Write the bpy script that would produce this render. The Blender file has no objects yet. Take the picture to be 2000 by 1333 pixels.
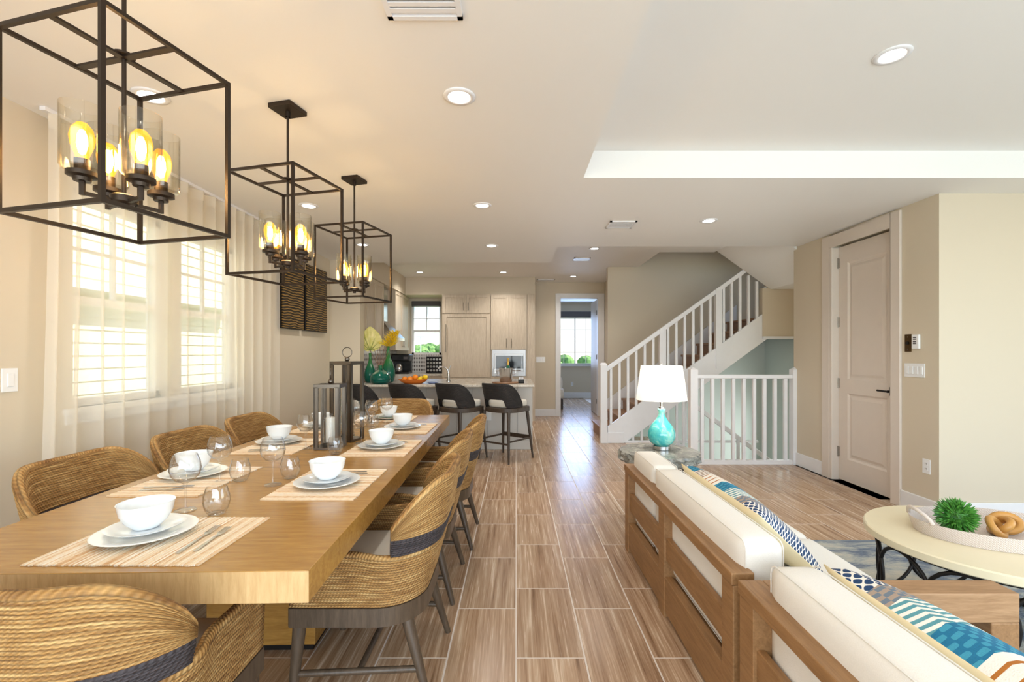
import bpy, bmesh, math, random
from mathutils import Vector, Matrix
random.seed(7)
PI = math.pi
SC = bpy.context.scene
COL = SC.collection
# ------------------------------------------------------------------ camera
F, VX, VY, H = 910.0, 1008.0, 690.0, 1.335
cam_d = bpy.data.cameras.new('camera'); cam = bpy.data.objects.new('camera', cam_d); COL.objects.link(cam)
cam.location = (0, 0, H); cam.rotation_euler = (PI/2, 0, 0)
cam_d.sensor_width = 36.0; cam_d.lens = 36.0*F/2000.0
cam_d.shift_x = -(VX-1000)/2000.0; cam_d.shift_y = (VY-666.5)/2000.0
cam_d.clip_start = 0.03; cam_d.clip_end = 400
SC.camera = cam
# ------------------------------------------------------------------ world, sun, large lights, exposure
w = bpy.data.worlds.new('world'); SC.world = w; w.use_nodes = True
nt = w.node_tree; nt.nodes.clear()
sky = nt.nodes.new('ShaderNodeTexSky'); sky.sky_type = 'NISHITA'
sky.sun_disc = False; sky.sun_elevation = math.radians(48); sky.sun_rotation = math.radians(90)
sky.air_density = 1.0; sky.dust_density = 0.6; sky.ozone_density = 1.4
bg = nt.nodes.new('ShaderNodeBackground'); bg.inputs[1].default_value = 0.27
wo = nt.nodes.new('ShaderNodeOutputWorld')
nt.links.new(sky.outputs[0], bg.inputs[0]); nt.links.new(bg.outputs[0], wo.inputs[0])
def light(name, kind, loc, rot=(0,0,0), power=100, color=(1,1,1), **kw):
    d = bpy.data.lights.new(name, kind); d.energy = power; d.color = color
    for k, v in kw.items(): setattr(d, k, v)
    o = bpy.data.objects.new(name, d); COL.objects.link(o); o.location = loc; o.rotation_euler = rot
    return o
light('sun', 'SUN', (20, -6, 20), (math.radians(-12), math.radians(46), 0), 6.0, (1.0, 0.93, 0.82), angle=0.01)
# daylight entering through the wide sliding glass doors of the room (behind the camera) and its side window
light('daylight_glass_doors', 'AREA', (1.2, -2.35, 1.25), (math.radians(88), 0, 0), 160, (0.83, 0.925, 1.0), shape='RECTANGLE', size=6.6, size_y=2.3)
light('daylight_side_window', 'AREA', (5.5, 0.9, 1.4), (0, math.radians(90), 0), 18, (0.80, 0.92, 1.0), shape='RECTANGLE', size=2.0, size_y=3.0)
light('added_stair_fill', 'AREA', (4.18, 7.3, -0.35), (0, math.radians(90), 0), 11, (0.92, 1.0, 0.98), shape='RECTANGLE', size=1.6, size_y=0.9)  # added fill light to brighten the stairwell, no known source
light('daylight_bedroom', 'AREA', (1.75, 13.6, 1.7), (math.radians(-90), 0, 0), 34, (0.42, 0.60, 1.0), shape='RECTANGLE', size=1.5, size_y=1.4)
vs = SC.view_settings
vs.view_transform = 'Standard'; vs.look = 'None'; vs.exposure = 0.68; vs.gamma = 1.0; vs.use_curve_mapping = False
# ------------------------------------------------------------------ helpers
def srgb(r, g, b):
    f = lambda c: (c/255/12.92) if c/255 <= 0.04045 else ((c/255+0.055)/1.055)**2.4
    return (f(r), f(g), f(b), 1.0)
class NT:
    def __init__(s, name):
        s.m = bpy.data.materials.new(name); s.m.use_nodes = True; s.t = s.m.node_tree; s.t.nodes.clear()
        s.out = s.n('ShaderNodeOutputMaterial')
    def n(s, typ, **kw):
        x = s.t.nodes.new(typ)
        for k, v in kw.items(): setattr(x, k, v)
        return x
    def l(s, a, b): s.t.links.new(a, b)
    def val(s, sock, v):
        if hasattr(v, 'is_output'): s.l(v, sock)
        else: sock.default_value = v
    def math(s, op, a, b=0.0, c=0.0):
        x = s.n('ShaderNodeMath', operation=op); s.val(x.inputs[0], a); s.val(x.inputs[1], b); s.val(x.inputs[2], c); return x.outputs[0]
    def mix(s, f, a, b):
        x = s.n('ShaderNodeMix', data_type='RGBA'); s.val(x.inputs[0], f); s.val(x.inputs[6], a); s.val(x.inputs[7], b); return x.outputs[2]
    def ramp(s, f, stops):
        x = s.n('ShaderNodeValToRGB'); s.val(x.inputs[0], f); e = x.color_ramp.elements
        while len(e) > 1: e.remove(e[-1])
        e[0].position, e[0].color = stops[0]
        for p, c in stops[1:]:
            k = e.new(p); k.color = c
        return x.outputs[0]
    def coords(s, kind='Object', scale=(1,1,1), loc=None, rot=(0,0,0)):
        tc = s.n('ShaderNodeTexCoord'); mp = s.n('ShaderNodeMapping'); s.l(tc.outputs[kind], mp.inputs[0])
        mp.inputs[3].default_value = scale; mp.inputs[2].default_value = rot
        if loc is not None: s.val(mp.inputs[1], loc)
        return mp.outputs[0]
    def noise(s, vec, scale=5, detail=3, rough=0.5, dist=0.0):
        x = s.n('ShaderNodeTexNoise'); s.l(vec, x.inputs[0]); x.inputs['Scale'].default_value = scale
        x.inputs['Detail'].default_value = detail; x.inputs['Roughness'].default_value = rough; x.inputs['Distortion'].default_value = dist
        return x.outputs[0]
    def bump(s, h, strength=0.3, dist=0.01):
        x = s.n('ShaderNodeBump'); s.val(x.inputs['Height'], h); x.inputs['Strength'].default_value = strength; x.inputs['Distance'].default_value = dist
        return x.outputs[0]
    def pbr(s, col, rough=0.5, metal=0.0, normal=None, **kw):
        p = s.n('ShaderNodeBsdfPrincipled'); s.val(p.inputs['Base Color'], col); s.val(p.inputs['Roughness'], rough); s.val(p.inputs['Metallic'], metal)
        if normal is not None: s.l(normal, p.inputs['Normal'])
        for k, v in kw.items(): s.val(p.inputs[k.replace('_', ' ')], v)
        s.l(p.outputs[0], s.out.inputs[0]); return s.m
M = {}
def plain(name, c, rough=0.5, metal=0.0, **kw):
    k = NT(name); v = k.noise(k.coords(), 9, 2)
    dark = tuple(x*0.94 for x in c[:3])+(1,)
    M[name] = k.pbr(k.mix(v, dark, c), rough, metal, **kw); return M[name]
def paint(name, c):
    k = NT(name); b = k.bump(k.noise(k.coords(), 160, 2), 0.06, 0.002); v = k.noise(k.coords(), 0.8, 2)
    M[name] = k.pbr(k.mix(v, tuple(x*0.975 for x in c[:3])+(1,), c), 0.62, 0, b); return M[name]
def wood(name, a, b, axis=(1,1,1), scale=18, rough=0.42, bump=0.06, coat=0.0):
    k = NT(name); v = k.coords('Object', axis)
    g = k.noise(v, scale, 5, 0.62, 0.6); g2 = k.noise(v, scale*5, 3, 0.6)
    f = k.math('ADD', k.math('MULTIPLY', g, 0.75), k.math('MULTIPLY', g2, 0.25))
    c = k.ramp(f, [(0.32, a), (0.68, b)])
    M[name] = k.pbr(c, rough, 0, k.bump(g2, bump, 0.003), Coat_Weight=coat, Coat_Roughness=0.25); return M[name]
def thin_glass(name, tint=(1,1,1,1), refl=0.9, alpha_mul=1.0, ior=1.45):
    k = NT(name); lw_ = k.n('ShaderNodeLayerWeight'); lw_.inputs[0].default_value = 0.5
    fr5 = k.math('ADD', 0.075, k.math('MULTIPLY', k.math('POWER', lw_.outputs['Facing'], 3.2), 0.85))
    t = k.n('ShaderNodeBsdfTransparent'); k.l(k.mix(k.math('POWER', lw_.outputs['Facing'], 5.0), tint, tuple(x*.72 for x in tint[:3])+(1,)), t.inputs[0])
    g = k.n('ShaderNodeBsdfGlossy'); g.inputs['Roughness'].default_value = 0.02
    mx = k.n('ShaderNodeMixShader'); k.l(k.math('MULTIPLY', fr5, refl), mx.inputs[0]); k.l(t.outputs[0], mx.inputs[1]); k.l(g.outputs[0], mx.inputs[2])
    k.l(mx.outputs[0], k.out.inputs[0]); M[name] = k.m; return k.m
def emit(name, c, s):
    k = NT(name); e = k.n('ShaderNodeEmission'); e.inputs[0].default_value = c; e.inputs[1].default_value = s
    k.l(e.outputs[0], k.out.inputs[0]); M[name] = k.m; return k.m
# ---- materials
paint('wall_paint', srgb(212, 199, 177)); paint('wall_sage', srgb(198, 205, 198)); paint('ceiling_white', srgb(240, 238, 234))
paint('wall_pale', srgb(215, 208, 184))
plain('trim_white', srgb(236, 235, 236), 0.35); plain('door_white', srgb(222, 210, 198), 0.4); plain('plate_white', srgb(240, 240, 240), 0.3)
plain('appliance_steel', srgb(176, 176, 178), 0.38, 1.0); plain('bronze', srgb(62, 52, 44), 0.42, 0.75); plain('black_metal', srgb(34, 30, 28), 0.45, 0.5); plain('steel', srgb(205, 205, 205), 0.22, 1.0)
plain('brushed_nickel', srgb(150, 142, 132), 0.32, 1.0); plain('gunmetal', srgb(112, 104, 96), 0.28, 0.95); plain('brass_dark', srgb(96, 76, 48), 0.35, 0.9)
plain('porcelain', srgb(244, 248, 250), 0.08, 0, Coat_Weight=0.4); plain('candle_wax', srgb(245, 242, 236), 0.55)
plain('linen', srgb(236, 231, 222), 0.85); plain('cream_cloth', srgb(240, 224, 184), 0.85); plain('seat_linen', srgb(226, 219, 206), 0.85)
plain('stone_beige', srgb(232, 220, 188), 0.35); plain('dark_glass', srgb(16, 24, 34), 0.06); plain('black_plastic', srgb(18, 18, 20), 0.3)
plain('orange_peel', srgb(240, 140, 30), 0.45); plain('lemon_peel', srgb(245, 205, 40), 0.45); plain('amber_dish', srgb(206, 110, 30), 0.15)
plain('flower_yellow', srgb(255, 222, 48), 0.6); plain('stem_green', srgb(122, 140, 60), 0.6); plain('twig_brown', srgb(120, 84, 60), 0.7)
plain('grass_green', srgb(120, 160, 70), 0.9); plain('shade_grey', srgb(92, 88, 88), 0.8); plain('bed_dark', srgb(60, 48, 42), 0.6)
plain('blue_white', srgb(150, 170, 225), 0.2); plain('siding', srgb(230, 220, 192), 0.7); plain('knot_wood', srgb(196, 142, 70), 0.4)
wood('table_wood', srgb(146, 104, 47), srgb(182, 137, 68), (0.6, 6, 6), 9, 0.27, 0.05, 0.3)
wood('table_edge', srgb(184, 146, 96), srgb(212, 178, 128), (6, 6, 0.8), 9, 0.45, 0.08)
wood('dark_wood', srgb(66, 54, 42), srgb(98, 82, 66), (8, 8, 1.0), 8, 0.42)
wood('stool_wood', srgb(52, 42, 34), srgb(80, 66, 54), (8, 8, 1.0), 8, 0.45)
wood('sofa_wood', srgb(128, 92, 56), srgb(162, 122, 80), (7, 0.7, 7), 9, 0.5)
wood('sofa_wood_cross', srgb(140, 104, 68), srgb(178, 140, 102), (0.7, 7, 7), 9, 0.5)
wood('cabinet_wood', srgb(190, 172, 148), srgb(216, 201, 180), (9, 9, 0.7), 7, 0.45)
wood('tread_wood', srgb(128, 92, 64), srgb(166, 124, 90), (0.8, 6, 6), 9, 0.4)
thin_glass('clear_glass'); thin_glass('window_glass', (0.97, 0.99, 1, 1), 0.5); thin_glass('amber_glass', (1.0, 0.98, 0.93, 1), 0.6); thin_glass('bulb_glass', (1.0, 0.72, 0.30, 1), 0.8)
thin_glass('hurricane_glass', (0.98, 0.985, 0.98, 1), 0.9)
emit('downlight_emit', (1, 0.95, 0.88, 1), 9.0); emit('filament_emit', (1, 0.66, 0.22, 1), 26.0); emit('bulb_glow', (1.0, 0.55, 0.07, 1), 2.2)
def mat_green_glass():
    k = NT('green_glass'); v = k.coords(); z = k.n('ShaderNodeSeparateXYZ'); k.l(v, z.inputs[0])
    c = k.ramp(k.math('MULTIPLY', z.outputs[2], 3.2), [(0.0, srgb(20, 110, 100)), (0.55, srgb(30, 120, 96)), (1.0, srgb(70, 150, 80))])
    M['green_glass'] = k.pbr(c, 0.06, 0, None, Transmission_Weight=0.45, IOR=1.4)
mat_green_glass()
def mat_lamp_glass():
    k = NT('lamp_glass'); v = k.coords('Object', (1, 1, 0.55), None, (0.5, 0.3, 0)); n = k.noise(v, 9, 4, 0.6, 2.2)
    c = k.ramp(n, [(0.3, srgb(40, 165, 178)), (0.5, srgb(86, 195, 190)), (0.62, srgb(150, 220, 205)), (0.74, srgb(196, 190, 150))])
    M['lamp_glass'] = k.pbr(c, 0.08, 0, None, Coat_Weight=0.6)
mat_lamp_glass()
def mat_shade():
    k = NT('lamp_shade'); d = k.n('ShaderNodeBsdfDiffuse'); d.inputs[0].default_value = (0.9, 0.89, 0.87, 1)
    t = k.n('ShaderNodeBsdfTranslucent'); t.inputs[0].default_value = (0.92, 0.90, 0.86, 1)
    mx = k.n('ShaderNodeMixShader'); mx.inputs[0].default_value = 0.5; k.l(d.outputs[0], mx.inputs[1]); k.l(t.outputs[0], mx.inputs[2]); k.l(mx.outputs[0], k.out.inputs[0]); M['lamp_shade'] = k.m
mat_shade()
def mat_sheer():
    k = NT('sheer'); u = k.coords('UV', (900, 700, 1)); n = k.noise(u, 1.0, 1)
    d = k.n('ShaderNodeBsdfDiffuse'); d.inputs[0].default_value = srgb(253, 250, 244)
    t = k.n('ShaderNodeBsdfTranslucent'); t.inputs[0].default_value = srgb(253, 248, 234)
    tr = k.n('ShaderNodeBsdfTransparent'); tr.inputs[0].default_value = (1, 0.985, 0.95, 1)
    a = k.n('ShaderNodeMixShader'); a.inputs[0].default_value = 0.55; k.l(d.outputs[0], a.inputs[1]); k.l(t.outputs[0], a.inputs[2])
    b = k.n('ShaderNodeMixShader'); k.l(k.math('ADD', k.math('MULTIPLY', n, 0.2), 0.34), b.inputs[0]); k.l(a.outputs[0], b.inputs[1]); k.l(tr.outputs[0], b.inputs[2])
    k.l(b.outputs[0], k.out.inputs[0]); M['sheer'] = k.m
mat_sheer()
def mat_tile(name, random_per_object):
    k = NT(name)
    tc = k.n('ShaderNodeTexCoord'); mp = k.n('ShaderNodeMapping'); mp.inputs[3].default_value = (1.0, 0.028, 1.0)
    add = k.n('ShaderNodeVectorMath', operation='ADD'); k.l(tc.outputs['Object'], add.inputs[0])
    oi = k.n('ShaderNodeObjectInfo'); cb = k.n('ShaderNodeCombineXYZ')
    k.l(k.math('MULTIPLY', oi.outputs['Random'], 57.0), cb.inputs[0]); k.l(k.math('MULTIPLY', oi.outputs['Random'], 23.0), cb.inputs[1]); k.l(cb.outputs[0], add.inputs[1])
    k.l(add.outputs[0], mp.inputs[0]); v = mp.outputs[0]
    a = k.noise(v, 34, 4, 0.6, 0.5); b = k.noise(v, 130, 3, 0.6, 0.2)
    f = k.math('ADD', k.math('MULTIPLY', a, 0.68), k.math('MULTIPLY', b, 0.32))
    c = k.ramp(f, [(0.33, srgb(124, 94, 68)), (0.44, srgb(164, 131, 102)), (0.55, srgb(188, 158, 129)), (0.66, srgb(222, 200, 175))])
    tone = k.math('ADD', k.math('MULTIPLY', oi.outputs['Random'], 0.16), 0.90)
    hv = k.n('ShaderNodeHueSaturation'); k.l(c, hv.inputs['Color']); k.val(hv.inputs['Value'], tone)
    M[name] = k.pbr(hv.outputs[0], k.math('ADD', k.math('MULTIPLY', b, 0.16), 0.17), 0, k.bump(b, 0.05, 0.002))
def mat_bulb():
    k = NT('bulb_glass'); t = k.n('ShaderNodeBsdfTransparent'); t.inputs[0].default_value = (1, .82, .45, 1); e = k.n('ShaderNodeEmission'); e.inputs[0].default_value = (1, .40, .03, 1); e.inputs[1].default_value = .6
    a = k.n('ShaderNodeAddShader'); k.l(t.outputs[0], a.inputs[0]); k.l(e.outputs[0], a.inputs[1]); k.l(a.outputs[0], k.out.inputs[0]); M['bulb_glass'] = k.m
    k = NT('added_glow_pane'); e = k.n('ShaderNodeEmission'); e.inputs[0].default_value = (.9, 1, .97, 1); e.inputs[1].default_value = 1.6; k.l(e.outputs[0], k.out.inputs[0]); M['added_glow_pane'] = k.m  # last material: emissive pane of the window added for the stairwell fill
    k = NT('linen'); n = k.noise(k.coords('Object', (1, 1, 1)), 420, 2); M['linen'] = k.pbr(k.mix(n, srgb(226, 221, 212), srgb(242, 238, 231)), .88, 0, k.bump(n, .35, .002))
mat_bulb()
mat_tile('floor_tile', True); M['grout'] = plain('grout', srgb(228, 216, 204), 0.8)
def mat_weave(name, lo, mid, hi):
    k = NT(name); tc = k.n('ShaderNodeTexCoord'); sp = k.n('ShaderNodeSeparateXYZ'); k.l(tc.outputs['UV'], sp.inputs[0]); u, v = sp.outputs[0], sp.outputs[1]
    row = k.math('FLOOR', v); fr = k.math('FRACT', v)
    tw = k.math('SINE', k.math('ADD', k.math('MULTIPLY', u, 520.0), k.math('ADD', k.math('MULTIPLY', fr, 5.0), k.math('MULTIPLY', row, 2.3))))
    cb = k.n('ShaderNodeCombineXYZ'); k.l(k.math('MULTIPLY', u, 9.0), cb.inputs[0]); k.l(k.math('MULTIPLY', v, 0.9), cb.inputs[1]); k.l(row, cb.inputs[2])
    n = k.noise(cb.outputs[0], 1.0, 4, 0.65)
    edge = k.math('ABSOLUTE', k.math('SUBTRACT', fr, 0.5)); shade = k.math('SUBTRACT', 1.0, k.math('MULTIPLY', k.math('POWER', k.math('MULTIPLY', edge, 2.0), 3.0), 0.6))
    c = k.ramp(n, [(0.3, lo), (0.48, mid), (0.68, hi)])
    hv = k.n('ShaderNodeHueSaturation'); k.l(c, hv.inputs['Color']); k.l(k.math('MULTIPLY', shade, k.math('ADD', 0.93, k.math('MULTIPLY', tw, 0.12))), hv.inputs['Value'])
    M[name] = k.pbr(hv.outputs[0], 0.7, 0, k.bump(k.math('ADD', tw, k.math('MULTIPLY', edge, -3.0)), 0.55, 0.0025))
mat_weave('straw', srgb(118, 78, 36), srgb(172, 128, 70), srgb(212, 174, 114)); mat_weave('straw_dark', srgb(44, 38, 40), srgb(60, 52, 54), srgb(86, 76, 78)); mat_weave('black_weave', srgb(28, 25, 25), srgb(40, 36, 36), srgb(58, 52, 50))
def mat_mat():
    k = NT('placemat'); v = k.coords(); sp = k.n('ShaderNodeSeparateXYZ'); k.l(v, sp.inputs[0])
    r = k.math('MULTIPLY', sp.outputs[0], 165.0); row = k.math('FLOOR', r); fr = k.math('FRACT', r)
    wn = k.n('ShaderNodeTexWhiteNoise', noise_dimensions='1D'); k.l(row, wn.inputs['W'])
    cb = k.n('ShaderNodeCombineXYZ'); k.l(k.math('MULTIPLY', row, 3.7), cb.inputs[0]); k.l(k.math('MULTIPLY', sp.outputs[1], 60.0), cb.inputs[1])
    n = k.noise(cb.outputs[0], 1.0, 2); f = k.math('ADD', k.math('MULTIPLY', wn.outputs[0], 0.6), k.math('MULTIPLY', n, 0.5))
    c = k.ramp(f, [(0.20, srgb(204, 156, 108)), (0.36, srgb(224, 194, 156)), (0.6, srgb(236, 218, 190)), (0.85, srgb(244, 236, 222))])
    hgt = k.math('SUBTRACT', 0.25, k.math('POWER', k.math('SUBTRACT', fr, 0.5), 2.0))
    M['placemat'] = k.pbr(c, 0.85, 0, k.bump(k.math('ADD', hgt, k.math('MULTIPLY', n, 0.1)), 0.8, 0.006))
mat_mat()
def mat_art():
    k = NT('art_relief'); v = k.coords('Object', (1, 1, 1)); wv = k.n('ShaderNodeTexWave', wave_type='BANDS', bands_direction='Z', wave_profile='SIN')
    k.l(v, wv.inputs[0]); wv.inputs['Scale'].default_value = 11.0; wv.inputs['Distortion'].default_value = 6.0; wv.inputs['Detail'].default_value = 1.0; wv.inputs['Detail Scale'].default_value = 0.55
    c = k.ramp(wv.outputs[1], [(0.55, srgb(38, 30, 22)), (0.72, srgb(92, 68, 30)), (0.9, srgb(176, 138, 66))])
    M['art_relief'] = k.pbr(c, 0.4, 0.35, k.bump(wv.outputs[1], 0.8, 0.012))
mat_art()
def mat_stone(name, a, b, c_, scale):
    k = NT(name); n = k.noise(k.coords(), scale, 6, 0.65, 1.0); n2 = k.noise(k.coords(), scale*6, 3)
    f = k.math('ADD', k.math('MULTIPLY', n, 0.7), k.math('MULTIPLY', n2, 0.3))
    M[name] = k.pbr(k.ramp(f, [(0.32, a), (0.5, b), (0.68, c_)]), 0.25, 0, k.bump(n2, 0.1, 0.004))
mat_stone('granite', srgb(150, 136, 120), srgb(196, 186, 172), srgb(226, 220, 210), 24); mat_stone('fossil_stone', srgb(86, 88, 86), srgb(128, 128, 122), srgb(172, 170, 160), 12)
def mat_rug():
    k = NT('rug'); v = k.coords('Object', (1, 2.4, 1)); n = k.noise(v, 2.2, 6, 0.7, 0.6); f = k.noise(k.coords(), 90, 2)
    c = k.ramp(n, [(0.3, srgb(66, 78, 98)), (0.44, srgb(110, 122, 138)), (0.55, srgb(170, 172, 166)), (0.7, srgb(206, 196, 174))])
    M['rug'] = k.pbr(c, 0.95, 0, k.bump(f, 0.7, 0.01))
mat_rug()
def mat_backsplash():
    k = NT('backsplash'); v = k.coords('Object', (1, 1, 1)); sp = k.n('ShaderNodeSeparateXYZ'); k.l(v, sp.inputs[0])
    xx = k.math('ADD', sp.outputs[0], sp.outputs[1])
    a = k.math('SINE', k.math('MULTIPLY', k.math('ADD', xx, k.math('MULTIPLY', sp.outputs[2], 0.62)), 62.0)); b = k.math('SINE', k.math('MULTIPLY', k.math('SUBTRACT', xx, k.math('MULTIPLY', sp.outputs[2], 0.62)), 62.0))
    f = k.math('MULTIPLY', a, b)
    c = k.ramp(k.math('ADD', k.math('MULTIPLY', f, 0.5), 0.5), [(0.0, srgb(222, 218, 214)), (0.62, srgb(206, 200, 196)), (0.75, srgb(120, 112, 108)), (0.95, srgb(82, 76, 76))])
    M['backsplash'] = k.pbr(c, 0.2)
mat_backsplash()
def mat_rattan():
    k = NT('rattan'); tc = k.n('ShaderNodeTexCoord'); sp = k.n('ShaderNodeSeparateXYZ'); k.l(tc.outputs['UV'], sp.inputs[0])
    a = k.math('SINE', k.math('MULTIPLY', sp.outputs[0], 900.0)); b = k.math('SINE', k.math('MULTIPLY', sp.outputs[1], 640.0)); f = k.math('MULTIPLY', a, b)
    M['rattan'] = k.pbr(k.mix(k.math('ADD', k.math('MULTIPLY', f, 0.5), 0.5), srgb(190, 170, 154), srgb(236, 228, 222)), 0.6, 0, k.bump(f, 0.5, 0.002))
mat_rattan()
def mat_pillow():
    # woven front: bands across the cushion with navy lattice, cream with rust lines, teal blocks, brown chevrons
    k = NT('pillow_pattern'); tc = k.n('ShaderNodeTexCoord'); sp = k.n('ShaderNodeSeparateXYZ'); k.l(tc.outputs['UV'], sp.inputs[0]); u, v = sp.outputs[0], sp.outputs[1]
    cream = srgb(242, 236, 226)
    wob = k.math('MULTIPLY', k.math('SINE', k.math('MULTIPLY', v, 9.0)), 0.012); uu = k.math('ADD', u, wob)
    lat = k.math('MULTIPLY', k.math('SINE', k.math('MULTIPLY', k.math('ADD', u, v), 72.0)), k.math('SINE', k.math('MULTIPLY', k.math('SUBTRACT', u, v), 72.0)))
    navy = k.mix(k.math('GREATER_THAN', k.math('ABSOLUTE', lat), 0.28), cream, srgb(28, 62, 104))
    tri = k.math('PINGPONG', k.math('MULTIPLY', v, 9.0), 1.0)
    chev = k.math('SINE', k.math('ADD', k.math('MULTIPLY', u, 260.0), k.math('MULTIPLY', tri, 7.0)))
    brown = k.mix(k.math('GREATER_THAN', chev, 0.1), cream, srgb(142, 116, 98)); tealch = k.mix(k.math('GREATER_THAN', chev, 0.0), cream, srgb(92, 154, 164))
    rust = k.mix(k.math('GREATER_THAN', k.math('SINE', k.math('MULTIPLY', uu, 150.0)), 0.72), cream, srgb(180, 110, 40))
    blk = k.math('MULTIPLY', k.math('SINE', k.math('MULTIPLY', u, 200.0)), k.math('SINE', k.math('MULTIPLY', v, 90.0)))
    teal = k.mix(k.math('GREATER_THAN', blk, 0.1), srgb(26, 112, 150), srgb(62, 150, 178)); grey = k.mix(k.math('GREATER_THAN', blk, 0.0), srgb(112, 126, 140), srgb(170, 150, 134))
    c = navy
    for edge, nxt in ((0.19, grey), (0.27, tealch), (0.40, teal), (0.52, rust), (0.68, brown), (0.80, teal), (0.92, navy)):
        c = k.mix(k.math('GREATER_THAN', uu, edge), c, nxt)
    fine = k.noise(k.coords('UV', (1, 1, 1)), 260, 2)
    M['pillow_pattern'] = k.pbr(c, 0.9, 0, k.bump(fine, 0.5, 0.003))
mat_pillow()
def mat_leafball():
    k = NT('leaf_green'); n = k.noise(k.coords(), 40, 2)
    M['leaf_green'] = k.pbr(k.ramp(n, [(0.3, srgb(40, 104, 34)), (0.7, srgb(104, 172, 72))]), 0.45)
    k = NT('fan_leaf'); n = k.noise(k.coords(), 14, 3); M['fan_leaf'] = k.pbr(k.ramp(n, [(0.3, srgb(206, 200, 104)), (0.7, srgb(238, 226, 160))]), 0.6)
    k = NT('foliage'); n = k.noise(k.coords(), 2.0, 5); M['foliage'] = k.pbr(k.ramp(n, [(0.3, srgb(66, 104, 52)), (0.7, srgb(136, 172, 92))]), 0.9)
mat_leafball()
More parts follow.
